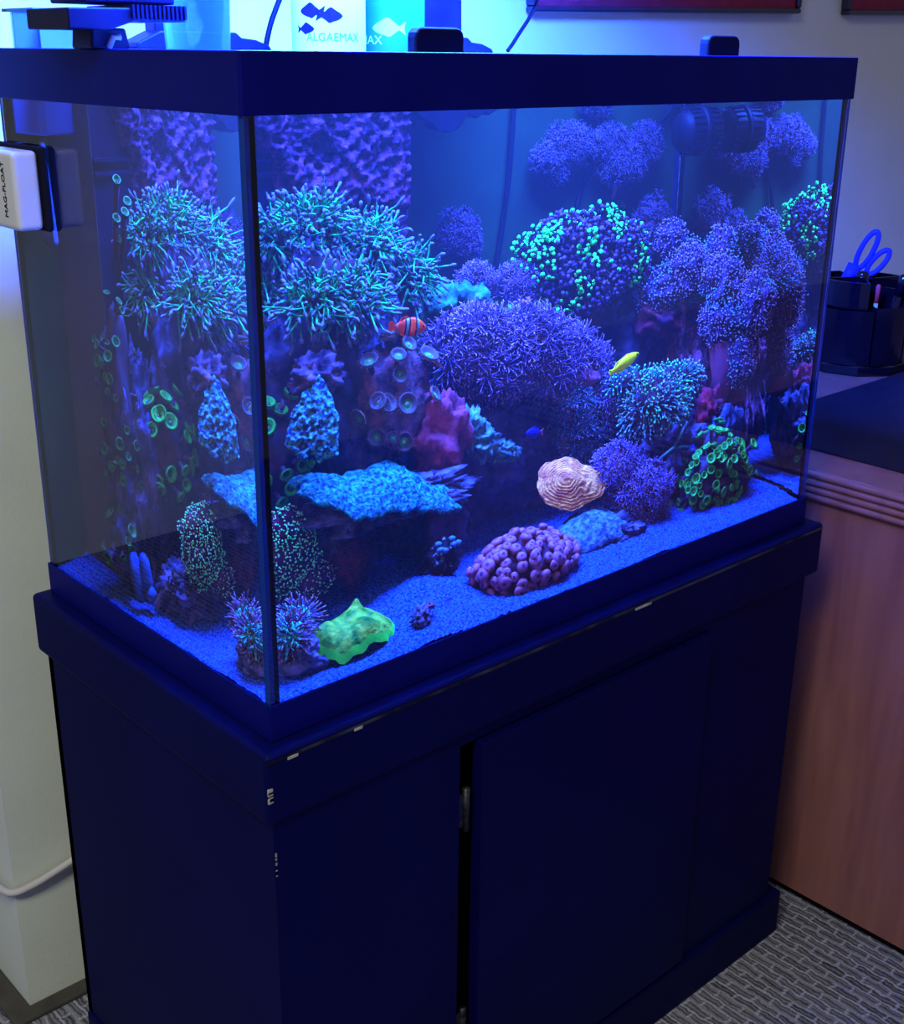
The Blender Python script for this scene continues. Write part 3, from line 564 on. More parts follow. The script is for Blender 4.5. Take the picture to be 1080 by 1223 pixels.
# ---- salmon plate
sal = mat('salmon_plate', pig(150, 88, 112, 1.3), pig(215, 150, 150, 1.4), 90, .7, .8, 260, .05, 3)
def ridgeplate():
    m = MB(); na, nr = 96, 56; top = []
    for i in range(nr+1):
        t = i/nr
        for k in range(na):
            a = 2*math.pi*k/na; q = (math.cos(a), math.sin(a), 2.2)
            k1 = 1 + .16*nz(q, 1.4) + .05*nz(q, 6) + .45*max(0, math.cos(a+.15))**5 - .12*max(0, math.cos(a-1.0))**4
            x = .045*t*k1*math.cos(a); y = .036*t*k1*math.sin(a)
            ridge = .0011*math.sin(58*t + 13*nz((x, y, 0), 30) + 5*nz((x, y, 3), 80)) * min(1, t*3)
            top.append((x, y, .012*(1-t)**1.2 + ridge*.7 - .006*t*t))
    n = len(top); bot = [(x*.96, y*.96, z-.006) for x, y, z in top]
    f = [(i*na+k, i*na+(k+1)%na, (i+1)*na+(k+1)%na, (i+1)*na+k) for i in range(nr) for k in range(na)]
    m.add(top+bot, f+[tuple(a+n for a in reversed(q)) for q in f]+[(nr*na+k, nr*na+n+k, nr*na+n+(k+1)%na, nr*na+(k+1)%na) for k in range(na)], 0, True)
    R = Euler((math.radians(58), math.radians(8), math.radians(-24))).to_matrix()
    m.v = [tuple(R @ Vector(q) + Vector((.515, .165, .128+Z0))) for q in m.v]; return m
tag(ridgeplate().build('plate_coral', sal), 'salmon pink ridged plate coral propped above the purple bubbles', 'coral')
# ---- green mushroom-like coral
gm = mat('green_cap', pig(20, 112, 52, 1.2), pig(96, 168, 92, 1.4), 70, .6, .9, 150, .05, 4)
go = empty('green_cap_coral', (.142, .085, Z0+.045), 'lumpy lime green cap coral with a small peak on the front sand', 'coral')
m = MB(); na, nr = 72, 26; v = []
for i in range(nr+1):
    t = i/nr
    for k in range(na):
        a = 2*math.pi*k/na; q = (math.cos(a), math.sin(a), 5)
        k1 = 1 + .12*nz(q, 1.6) + .05*nz(q, 5) + (.05*nz(q, 9) if t > .85 else 0)
        x = .064*t*k1*math.cos(a); y = .040*t*k1*math.sin(a)
        z = .027*(1-t**6) + .004*nz((x, y, 2), 60) + .010*nz((x, y, 6), 32) + .011*math.exp(-(((x-.020)/.006)**2+((y-.012)/.007)**2)) + .006*math.exp(-(((x-.006)/.020)**2+((y-.006)/.016)**2)) + .006*math.exp(-(((x+.028)/.016)**2+((y)/.014)**2)) + (.0015*math.sin(a*17) if t > .9 else 0)
        v.append((.135+x, .086+y, Z0+.042+z))
m.add(v, [(i*na+k, i*na+(k+1)%na, (i+1)*na+(k+1)%na, (i+1)*na+k) for i in range(nr) for k in range(na)], [0 if i < nr-2 else 1 for i in range(nr) for k in range(na)], True)
m.build('cap', [gm, mat('green_rim', pig(30, 175, 85, 1.3), pig(50, 205, 95, 1.3), 60, .5)], go)
Blob((.145,.088,.047),(.045,.028,.010), .2, 2, 150).mesh('foot', rock_m, go, 3)
# ---- feathery anemones in the corner
an_a = mat('anemone_arm', pig(74, 74, 225, 1.3), pig(84, 70, 200, 1.2), 60, .5); an_c = mat('anemone_core', pig(40, 150, 255, 1.8), rough=.4); an_t = mat('anemone_tip', pig(110, 112, 255, 1.4), rough=.5)
for c, R, sd, lab in (((.082,.098,.083),(.016,.016,.015),151,'violet feathery anemone with a cyan heart beside the green cap coral'),((.060,.072,.078),(.015,.014,.016),152,'violet feathery anemone with a cyan heart close to the corner seam')):
    an = empty('feather_anemone', (c[0], c[1], Z0+.045), lab, 'anemone', 'feathery anemones in the front corner')
    b = Blob(c, R, .12, 2, sd); b.mesh('disc', an_c, an, 3)
    tentacles('tentacle_ring', [b], an, [an_a, an_t], n=230, L=.0115, r=.0010, tip=.0008, axis=(-.4,-.6,.5), cosmin=-.35, spread=.25, droop=.0, seed=sd)
    tentacles('heart_tentacles', [Blob(c, (R[0]*.9, R[1]*.9, R[2]*.9), .1, 2, sd)], an, [an_c, an_c], n=420, L=.012, r=.0010, tip=.0013, axis=(-.65,-.65,.25), cosmin=.72, spread=.3, droop=0, seed=sd+7)
    m = MB(); m.tube([(c[0], c[1], Z0+.045), (c[0], c[1], Z0+c[2]-.004)], [.011, .012], 12); m.build('column', t_flesh, an)
# ---- speckled leather coral
le_m = mat('leather_flesh', pig(40, 28, 100, 1.3), pig(78, 40, 130, 1.3), 30, .8); le_t = mat('leather_bead', pig(90, 180, 225, 2.2), rough=.4); le_g = mat('leather_bead_green', pig(60, 205, 180, 2.0), rough=.4)
le = empty('leather_coral', (.125, .205, Z0+.07), 'cupped leather coral speckled with pale turquoise beads', 'coral')
def letip(p, rg): return 2 if rg.random() < .4 else 1
b = Blob((.120,.205,.128),(.033,.018,.040), .22, 2.2, 160); b.mesh('cap', le_m, le, 4)
tentacles('bead_tips', [b], le, [le_m, le_t, le_g], n=1100, L=.006, r=.0007, tip=.0013, axis=(-.6,-.6,.3), cosmin=-.4, spread=.25, droop=0, S=4, seed=161, tipmat=letip)
b = Blob((.150,.195,.090),(.020,.014,.016), .3, 2.2, 162); b.mesh('cap', le_m, le, 3)
tentacles('bead_tips', [b], le, [le_m, le_t, l_t], n=240, L=.005, r=.0007, tip=.0011, axis=(-.6,-.6,.3), cosmin=-.4, spread=.25, droop=0, S=4, seed=163, tipmat=letip)
m = MB(); m.tube([(.125,.215,Z0+.06),(.122,.21,Z0+.12)], [.018,.014], 12); m.build('stem', le_m, le)
o = Blob((.195,.19,.095),(.024,.018,.030), .2, 2.5, 170, .15, 10).mesh('red_barrel_coral', mat('maroon_barrel', pig(60, 18, 60, 1.3), pig(24, 14, 66), 120, .8, .9, 160), None, 4); tag(o, 'dark maroon barrel coral in the shade under the ledge', 'coral')
m = MB()
for pts in ([(.255,.20,.085),(.275,.20,.098),(.300,.198,.102)],[(.275,.20,.098),(.285,.195,.125)],[(.262,.205,.09),(.25,.2,.105),(.23,.2,.11)]): m.tube([(p[0], p[1], p[2]+Z0) for p in pts], [.0026, .0024, .0014][:len(pts)], 7)
tag(m.build('bare_branch', mat('blue_twig', pig(28, 36, 140), pig(44, 60, 180), 60, .7)), 'thin bluish branch in the cave under the ledge', 'twig')

# ---- polyp prototypes
def zoa_proto(name, ring, centre, skirt, col, r=.0075):
    m = MB(); n = 18
    prof = [(.0030, -.016), (.0034, -.004), (r*.62, -.0012), (r*.96, .0016), (r*1.04, .0036), (r*.97, .0046), (r*.80, .0036), (r*.50, .0010), (r*.30, .0004), (r*.18, .0016), (0.00005, .0018)]
    m.lathe(prof, n=n, mi=[3, 3, 2, 2, 0, 0, 0, 1, 1, 2])
    for k in range(22):
        a = 2*math.pi*k/22; c, s = math.cos(a), math.sin(a); L = r*(1.34 if k % 2 else 1.22); w = .00045
        m.add([(r*.95*c-w*s, r*.95*s+w*c, .0014), (r*.95*c+w*s, r*.95*s-w*c, .0014), (L*c, L*s, .0030 if k % 2 else .0012), (r*.95*c, r*.95*s, .0022)], [(0,1,2),(1,3,2),(3,0,2)], 2)
    o = m.build(name, [ring, centre, skirt, col]); me = o.data; bpy.data.objects.remove(o); return me
zr = mat('zoa_ring', pig(34, 155, 105, 1.05), pig(50, 178, 112, 1.05), 300, .5); zc = mat('zoa_centre', pig(16, 84, 84, 1.2), rough=.5); zs = mat('zoa_skirt', pig(44, 120, 112, 1.2), rough=.6); zcol = mat('zoa_column', pig(28, 28, 96, 2.0), pig(44, 34, 104, 2.4), 60, .8)
zdr = mat('zoa_ring_dim', pig(40, 120, 110, 1.3), pig(34, 90, 105, 1.3), 200, .5)
ZOA = zoa_proto('polyp', zr, zc, zs, zcol); ZOAD = zoa_proto('polyp_dim', zdr, zc, mat('zoa_skirt_dim', pig(44, 60, 120, 1.2), rough=.6), zcol, .0066)
pr = mat('paly_ring', pig(70, 60, 130, 1.2), pig(56, 54, 130, 1.2), 200, .5); pc = mat('paly_centre', pig(30, 130, 120, 1.1), rough=.5)
PALY = zoa_proto('paly', pr, pc, mat('paly_skirt', pig(120, 110, 170, 1.3), rough=.5), mat('paly_column', pig(70, 44, 110, 1.2), pig(44, 30, 100, 1.2), 40, .8), .0105)
def colony(root, blob, proto, n, axis, cosmin, seed, smin=.75, smax=1.2, lift=.012, up=.25, mixproto=None):
    rg = random.Random(seed)
    for d in fib(n, axis, cosmin, .5, seed):
        if rg.random() < .18: continue
        p = blob.pt(d); nn = (blob.nrm(d) + Vector((rg.gauss(0,.28), rg.gauss(0,.28), rg.gauss(0,.28)+up))).normalized()
        put(mixproto if (mixproto and rg.random() < .4) else proto, 'polyp', root, p + nn*lift, nn, rg.uniform(smin, smax), rg.random()*6)
za = empty('button_polyps', (.815, .14, Z0+.05), 'mound of green ringed button polyps beside the end pane', 'coral', 'button polyp mounds')
b = Blob((.795,.138,.082),(.062,.034,.052), .42, 2.6, 180); b.mesh('mound', zcol, za, 4)
colony(za, b, ZOA, 250, (-.45,-.8,.25), .0, 181, .6, 1.12)
zb = empty('button_polyps', (.155, .30, Z0+.16), 'mound of green fringed button polyps beside the blue chalice coral', 'coral', 'button polyp mounds')
b = Blob((.150,.290,.215),(.038,.028,.050), .2, 2.2, 182); b.mesh('mound', zcol, zb, 4)
colony(zb, b, ZOA, 78, (-.8,-.6,.1), .0, 183, .95, 1.45)
zd = empty('button_polyps', (.085, .335, Z0+.12), 'sheet of dim closed button polyps along the overflow tower', 'coral', 'button polyp mounds')
b = Blob((.085,.335,.235),(.026,.024,.130), .25, 2.2, 184); b.mesh('mound', zcol, zd, 4)
colony(zd, b, ZOAD, 110, (-.8,-.6,.0), .0, 185, .6, 1.15, mixproto=None)
zl = empty('button_polyps', (.055, .30, Z0+.07), 'few scattered dim button polyps low by the side pane', 'coral', 'button polyp mounds')
b = Blob((.065,.325,.105),(.032,.022,.036), .25, 2.2, 186); b.mesh('mound', rock_d, zl, 4)
colony(zl, b, ZOAD, 34, (-.7,-.6,.2), .1, 187, .6, 1.3)
pa = empty('palythoa_cluster', (.285, .23, Z0+.21), 'cluster of large brownish trumpet polyps with green hearts below the clownfish', 'coral')
b = Blob((.285,.240,.260),(.048,.026,.060), .2, 2.2, 190); b.mesh('mound', mat('paly_mound', pig(26, 22, 84, 2.5), pig(60, 42, 110, 3.5), 70, .8, .8), pa, 4)
colony(pa, b, PALY, 46, (-.1,-.9,.35), .1, 191, .7, 1.3, .014, .55)
# stalked polyps high on the tower side
sp = empty('stalked_polyps', (.095, .315, Z0+.45), 'bunch of dark stalked polyps with green crowns high beside the torch coral', 'coral')
for i, (x, y, z) in enumerate(((.088,.300,.500),(.108,.300,.478),(.080,.30,.462),(.096,.296,.468),(.102,.305,.452),(.09,.31,.44))):
    m = MB(); m.tube([(.115, .335, Z0+.40+.008*i), (x+.008, y+.014, Z0+z-.03), (x, y, Z0+z)], [.005, .0042, .005], 8); m.build('stalk', zcol, sp)
    put(ZOAD, 'polyp', sp, (x, y, Z0+z), Vector((-.4+.2*i*.3, -.6, .7)).normalized(), .95, i)
# ---- purple bubble polyps
gp = mat('bubble_polyp', pig(98, 62, 186, 1.5), pig(124, 80, 198, 1.5), 90, .45, spec=.1); gpt = mat('bubble_eye', pig(70, 40, 150, 1.2), rough=.5)
def bubble():
    m = MB(); n = 12; prof = [(.0024, -.012), (.0034, -.004), (.0070, .0), (.0088, .0034), (.0080, .0064), (.0054, .0082), (.0026, .0086), (.0010, .0094), (.00004, .0088)]
    m.lathe(prof, n=n, mi=[0]*6+[1, 1]); o = m.build('bubble', [gp, gpt]); me = o.data; bpy.data.objects.remove(o); return me
BUB = bubble()
gr = empty('bubble_polyp_coral', (.41, .10, Z0+.04), 'dense mound of plump purple bubble shaped polyps on the front sand', 'coral')
b = Blob((.405,.100,.055),(.072,.045,.034), .12, 2, 200); b.mesh('mound', mat('bubble_mound', pig(50, 32, 120), pig(66, 40, 140), 40, .8), gr, 4)
rg = random.Random(5)
for d in fib(215, (-.1,-.6,.7), .02, .25, 201):
    p = b.pt(d); nn = (b.nrm(d) + Vector((rg.gauss(0,.2), rg.gauss(0,.2), rg.gauss(0,.2)))).normalized()
    if p.z + .008*nn.z < Z0+sand_h(p.x, p.y)-.004: continue
    put(BUB, 'polyp', gr, p+nn*.004, nn, rg.uniform(.72, 1.12), rg.random()*6)
# ---- dark tufts, pebbles, snails, blue sponge
o = Blob((.302,.155,.075),(.026,.018,.024), .4, 2.6, 210, .2, 9).mesh('speckled_rubble', mat('speckled_rubble', pig(10, 10, 52), pig(90, 110, 240, 1.3), 150, .8, .8, lo=.6, hi=.7), None, 4); tag(o, 'dark rubble lump with pale blue specks beside the bubble polyps', 'rock')
m = MB()
for i in range(7):
    a = i*.9; m.lathe([(.0004, -.004), (.004, -.002), (.005, .002), (.0004, .004)], (.306+.016*math.cos(a), .140+.006*math.sin(a*1.7), Z0+.098+.006*math.sin(a*2.3)), 8)
tag(m.build('blue_cup_polyps', mat('blue_cup', pig(40, 90, 240, 1.6), rough=.5)), 'few sky blue cup polyps on top of the speckled rubble', 'coral')
o = Blob((.222,.058,.052),(.012,.010,.012), .45, 2.8, 211, .2).mesh('pebble_rock', rock_m, None, 4); tag(o, 'small pitted rock lying on the front sand', 'rock')
def snail(loc, s, m_, lab):
    m = MB(); P = []; 
    for i in range(26):
        t = i/25; a = t*12; r = .0075*(1-t)*s; P.append((loc[0]+r*math.cos(a), loc[1]+r*math.sin(a), loc[2]+Z0+.012*s*t))
    m.tube(P, [.0045*s*(1-.85*i/25) for i in range(26)], 8); tag(m.build('snail', m_), lab, 'snail')
snail((.237,.062,.058), .7, mat('pink_shell', pig(110, 60, 160, 1.4), pig(70, 44, 130, 1.2), 60, .5), 'small pinkish snail beside the pitted rock')
snail((.478,.40,.352), 1.5, mat('dark_shell', pig(16, 18, 70), pig(24, 24, 90), 60, .4), 'dark round snail on the back glass above the teal rock')
snail((.800,.462,.425), .8, mat('pale_shell', pig(120, 170, 240, 1.6), pig(60, 70, 150, 1.3), 200, .4), 'tiny pale snail stuck to the back pane near the end')
bs = mat('cobalt_sponge', pig(20, 50, 225, 1.6), pig(30, 70, 240, 1.6), 60, .7, .4)
sg = empty('finger_sponge', (.04, .27, Z0+.06), 'cobalt blue finger sponge standing on the sand by the side pane', 'sponge')
for pts, rr in (([(.040,.275,.050),(.036,.28,.075),(.038,.283,.098),(.040,.285,.106)], [.007,.010,.009,.004]), ([(.050,.266,.050),(.051,.268,.075),(.048,.270,.100),(.047,.271,.108)], [.007,.0105,.009,.004]), ([(.045,.262,.055),(.052,.255,.07)], [.008,.006])):
    m = MB(); m.tube([(p[0], p[1], p[2]+Z0) for p in pts], rr, 10); m.build('finger', bs, sg)
o = Blob((.135,.205,.078),(.008,.007,.008), .2, 2, 213).mesh('blue_ball_sponge', bs, None, 3); tag(o, 'little round cobalt sponge under the leather coral', 'sponge')
rub = Blob((.100,.225,.075),(.034,.018,.016), .4, 2.6, 214, .2, 10); o = rub.mesh('shell_rubble', mat('shell_rubble', pig(20, 20, 80), pig(110, 100, 190, 1.3), 130, .8, 1.0, lo=.5, hi=.68), None, 4); tag(o, 'pale speckled rubble at the foot of the leather coral', 'rock')
o = Blob((.165,.290,.265),(.022,.018,.018), .4, 2.4, 215, .2).mesh('purple_crust_rock', rock_p, None, 4); tag(o, 'purple crusted knob above the green fringed polyps', 'rock')
o = Blob((.175,.225,.305),(.030,.018,.022), .4, 2.4, 216, .22, 9).mesh('purple_crust_rock', mat('violet_crust', pig(34, 26, 110, 1.2), pig(84, 78, 210, 1.3), 60, .85, .9), None, 4); tag(o, 'violet crusted rock shoulder above the blue chalice coral', 'rock')

# ---- fish
def fish(name, label, loc, yawdeg, pitchdeg, L, hfun, wfun, mats, matfun, fins, eye=.9, cat='fish'):
    root = empty(name, (0, 0, 0), label, cat); m = MB(); K, n = 26, 14; v = []; mi = []
    for i in range(K):
        s = i/(K-1); h, w = hfun(s)*L, wfun(s)*L
        for j in range(n):
            a = 2*math.pi*j/n; v.append((L*(.5-s), w*math.cos(a), h*math.sin(a)))
    f = [(i*n+j, i*n+(j+1)%n, (i+1)*n+(j+1)%n, (i+1)*n+j) for i in range(K-1) for j in range(n)]; mi = [matfun(i/(K-2)) for i in range(K-1) for j in range(n)]
    f += [tuple(range(n)), tuple((K-1)*n+j for j in range(n))]; mi += [matfun(0), matfun(1)]
    m.add(v, f, mi, True); parts = [m.build('body', mats, root)]
    for nm, poly, mm, off in fins:
        q = MB().prism([(p[0]*L, p[1]*L) for p in poly], 1, off*L-.0005, off*L+.0005); parts.append(q.build(nm, mm, root))
    for sgn in (-1, 1):
        q = MB(); r = .028*L; ex = L*(.5-.11); ww = wfun(.11)*L*eye
        q.lathe([(r, 0), (r*.9, r*.35), (r*.5, r*.6), (.00002, r*.66)], n=10); q.v = [(ex+p[0], sgn*(ww+p[2]), hfun(.11)*L*.25+p[1]) for p in q.v]; parts.append(q.build('eye', mat('fish_eye', (.003, .003, .01), rough=.15), root))
    root.location = (loc[0], loc[1], loc[2]+Z0); root.rotation_euler = (0, math.radians(-pitchdeg), math.radians(yawdeg)); return root
oval = lambda pk, a, tail: (lambda s: (pk*math.sin(math.pi*min(1, s**a*.96+.02))**.75*(1-s*.0) if s < .86 else 0)*1.0 + 0 if False else max(tail*(1 if s > .5 else s*2), pk*max(0, math.sin(math.pi*min(1, s**a*1.02)))**.8))
orange = mat('clown_orange', pig(170, 44, 30, 1.3), pig(205, 66, 40, 1.3), 60, .45); white_b = mat('clown_band', pig(90, 130, 245, 1.3), rough=.45); blackf = mat('clown_black', pig(20, 10, 40), rough=.5)
def clownmat(s): return 1 if (.24 < s < .33 or .56 < s < .66 or .88 < s < .94) else (2 if (.215 < s <= .24 or .33 <= s < .352 or .54 < s <= .56 or .66 <= s < .685) else 0)
cfins = [('tail_fin', [(-.45,-.06),(-.45,.06),(-.56,.13),(-.64,.10),(-.66,0),(-.64,-.10),(-.56,-.13)], orange, 0), ('dorsal_fin', [(.22,.17),(.12,.26),(-.02,.24),(-.12,.27),(-.28,.22),(-.36,.10),(-.1,.14)], orange, 0), ('anal_fin', [(-.05,-.17),(-.14,-.26),(-.28,-.20),(-.34,-.08)], orange, 0), ('pectoral_fin', [(.18,-.02),(.04,-.14),(-.02,-.10),(.02,0)], orange, -.115)]
fish('clownfish', 'orange clownfish with white bands swimming beneath the torch coral', (.288,.202,.346), -6, -8, .043, oval(.25, .85, .06), oval(.105, .8, .02), [orange, white_b, blackf], clownmat, cfins)
fish('clownfish', 'second clownfish half hidden in the shade under the torch coral', (.168,.298,.352), 160, 12, .036, oval(.20, .85, .055), oval(.105, .8, .02), [orange, white_b, blackf], clownmat, cfins)
yel = mat('wrasse_yellow', pig(240, 165, 24, 2.6), pig(250, 178, 30, 2.6), 60, .45)
fish('yellow_wrasse', 'slender lemon yellow fish gliding above the blue dome coral', (.617,.170,.262), 10, 15, .060, oval(.135, .9, .05), oval(.075, .8, .02), [yel], lambda s: 0,
     [('tail_fin', [(-.44,-.045),(-.44,.045),(-.56,.065),(-.58,0),(-.56,-.065)], yel, 0), ('dorsal_fin', [(.25,.11),(.1,.155),(-.3,.125),(-.4,.05)], yel, 0), ('anal_fin', [(-.02,-.12),(-.15,-.15),(-.32,-.11),(-.40,-.04)], yel, 0)])
cob = mat('damsel_blue', pig(8, 8, 235, 1.7), pig(10, 20, 250, 1.7), 60, .45); dt = mat('damsel_tail', pig(120, 80, 150, 1.4), rough=.5)
dfins = lambda tm: [('tail_fin', [(-.43,-.06),(-.43,.06),(-.60,.17),(-.55,0),(-.60,-.17)], tm, 0), ('dorsal_fin', [(.2,.2),(0,.28),(-.25,.25),(-.38,.09)], cob, 0), ('anal_fin', [(-.02,-.2),(-.2,-.28),(-.36,-.09)], cob, 0)]
fish('damselfish', 'small cobalt blue damselfish in front of the dark rocks', (.481,.205,.190), 188, 8, .030, oval(.23, .85, .06), oval(.11, .8, .02), [cob], lambda s: 0, dfins(dt))
fish('damselfish', 'little blue fish nosing upward over the green button polyps', (.752,.150,.122), 70, 60, .022, oval(.20, .85, .06), oval(.10, .8, .02), [cob], lambda s: 0, dfins(cob))
grf = mat('goby_grey', pig(80, 80, 210, 1.4), pig(30, 40, 150, 1.2), 90, .5)
fish('goby', 'pale slender goby hanging head down near the sand by the side pane', (.028,.225,.070), 100, -55, .042, oval(.11, .9, .04), oval(.07, .8, .02), [grf], lambda s: 0, [('tail_fin', [(-.44,-.04),(-.44,.04),(-.56,.08),(-.58,0),(-.56,-.08)], grf, 0), ('dorsal_fin', [(.2,.09),(.1,.14),(-.3,.12),(-.38,.04)], grf, 0)])

# ================================================================== ON AND AROUND THE TANK
# magnet glass cleaner
mag = empty('magnet_cleaner', (0, .43, Z0+.49), 'white magnetic glass cleaner block clinging to the side pane', 'cleaner')
wp = mat('white_plastic', (.50, .49, .50), (.54, .53, .54), 20, .3, spec=.5)
m = MB().box((-.034, .372, Z0+.448), (-.0055, .474, Z0+.528)); m.build('outer_block', wp, mag, .006, 4)
m = MB().box((-.0055, .366, Z0+.446), (.0026, .476, Z0+.532)); m.build('felt_pad', mat('black_felt', (.006, .006, .015), rough=.9), mag, .006, 3)
ip = mat('blue_lit_plastic', pig(60, 84, 235, 1.6), pig(44, 66, 200, 1.5), 60, .5)
m = MB(); m.prism([(.386, Z0+.455), (.470, Z0+.455), (.470, Z0+.528), (.392, Z0+.535)], 0, .0125, .0165); m.build('inner_pad', mat('dark_scrub', pig(10, 14, 80), rough=.9), mag)
m = MB(); m.prism([(.384, Z0+.430), (.395, Z0+.424), (.470, Z0+.455), (.470, Z0+.530), (.394, Z0+.534)], 0, .0165, .030); m.build('inner_block', ip, mag, .003, 2)
Mt = Matrix.Translation((-.0343, .397, Z0+.489)) @ Matrix(((0,0,-1),(0,1,0),(1,0,0))).to_4x4()
text_mesh('lettering', 'MAG-FLOAT', .0102, mat('print_black', (.01, .01, .02), rough=.6), mag, Mt)
# hanging clear box
cb = empty('breeder_box', (.06, .42, Z0+.54), 'clear plastic box hung inside the back corner of the aquarium', 'box')
cp = clearmat('clear_acrylic', (.75, .88, 1.0), .2, .15, (.2, .4, .8, .15))
x0, x1, y0, y1, z0, z1 = .016, .100, .390, .452, Z0+.541, Z0+.664
m = MB()
for a, bb in (((x0,y0,z0),(x1,y0+.002,z1)), ((x0,y1-.002,z0),(x1,y1,z1)), ((x0,y0,z0),(x0+.002,y1,z1)), ((x1-.002,y0,z0),(x1,y1,z1)), ((x0,y0,z0),(x1,y1,z0+.002))): m.box(a, bb)
m.build('shell', cp, cb)
m = MB().box((x0-.006, y0-.006, z1-.003), (x1+.006, y0+.004, z1)).box((x0-.006, y1-.004, z1-.003), (x1+.006, y1+.006, z1)).box((x0-.006, y0, z1-.003), (x0+.003, y1, z1)).box((x1-.003, y0, z1-.003), (x1+.006, y1, z1)); m.build('flange', mat('blue_clear_rim', (.05, .2, .6), rough=.3), cb)
# LED lamps with their posts
lamp_m = mat('lamp_black', (.003, .003, .035), (.005, .006, .045), 20, .4, spec=.15)
led_em = bpy.data.materials.new('led_lens'); led_em.use_nodes = True
pb = led_em.node_tree.nodes['Principled BSDF']; pb.inputs['Base Color'].default_value = (.05, .1, .3, 1); pb.inputs['Emission Color'].default_value = (.1, .35, 1, 1); pb.inputs['Emission Strength'].default_value = 6
for i, ((hx, hy), lab) in enumerate(zip(HEADS, ('black post with a flared foot behind the clear tumbler carrying a lamp', 'black post with a flared foot beside the fish food jars carrying a lamp'))):
    lp = empty('aquarium_lamp', (hx, .46, Z0+H), lab, 'lamp')
    cx = .232 if i == 0 else .617; wd = .050 if i == 0 else .036
    m = MB(); z = Z0+H
    m.prism([(cx-wd, z+.012), (cx+wd, z+.012), (cx+wd*.82, z+.335), (cx-wd*.82, z+.335)], 1, .448, .472); m.build('post', lamp_m, lp, .002)
    m = MB(); m.prism([(cx-wd-.03, z+.0005), (cx+wd+.05, z+.0005), (cx+wd+.046, z+.006), (cx+wd+.028, z+.012), (cx+wd+.008, z+.014), (cx+wd, z+.020), (cx-wd, z+.020), (cx-wd-.03, z+.007)], 1, .436, .474); m.build('foot', lamp_m, lp, .002)
    m = MB().box((cx-.02, hy+.05, HEAD_Z+.034), (cx+.02, .472, HEAD_Z+.052)); m.build('arm', lamp_m, lp, .003)
    m = MB().box((hx-.16, hy-.13, HEAD_Z+.001), (hx+.16, hy+.13, HEAD_Z+.034)); m.build('head', lamp_m, lp, .004)
    for kx in range(4):
        for ky in range(2):
            m = MB().lathe([(.014, 0), (.013, -.002), (.0001, -.003)], (hx-.09+.06*kx, hy-.04+.08*ky, HEAD_Z+.0008), 16); m.build('led_lens', led_em, lp)
# finned bracket on the side rim
br = empty('lamp_bracket', (.02, .26, Z0+H), 'black finned bracket clamped on the side rim of the aquarium', 'bracket')
z = Z0+H
m = MB(); m.prism([(-.006, z), (.034, z), (.030, z+.018), (-.004, z+.018)], 1, .235, .275); m.build('clamp', lamp_m, br, .002)
m = MB(); m.prism([(-.036, z+.016), (.004, z+.016), (.03, z+.024), (.082, z+.024), (.085, z+.028), (.085, z+.036), (-.036, z+.034)], 1, .215, .300); m.build('wing_plate', lamp_m, br, .0015)
for k in range(13):
    m = MB().box((.026+.0045*k, .212, z+.026), (.0282+.0045*k, .3, z+.038)); m.build('fin', lamp_m, br)
m = MB().box((-.014, .225, z+.039), (.078, .295, z+.050)); m.build('upper_plate', lamp_m, br, .002)
m = MB().tube([(.010, .232, z+.001), (.013, .228, z+.010), (.020, .228, z+.010)], .003, 8); m.build('thumb_screw', wp, br)
# tumbler
cu = clearmat('tumbler_plastic', (.72, .86, 1.0), .12, .10, (.25, .45, .8, .18))
m = MB().lathe([(.0001, .0), (.033, 0), (.034, .003), (.038, .10), (.040, .125), (.038, .125), (.036, .10), (.032, .004), (.0001, .004)], (.178, .352, Z0+H-.0085+.001), 40)
tb = m.build('tumbler', cu); tag(tb, 'clear blue plastic tumbler standing on the aquarium lid', 'tumbler')
# back lid sheet for what stands on top
m = MB().box((.012, .262, Z0+H-.013), (TW-.012, .4655, Z0+H-.009)); tag(m.build('glass_lid', lidm), 'clear glass lid sheet along the back under the jars and tumbler', 'lid')
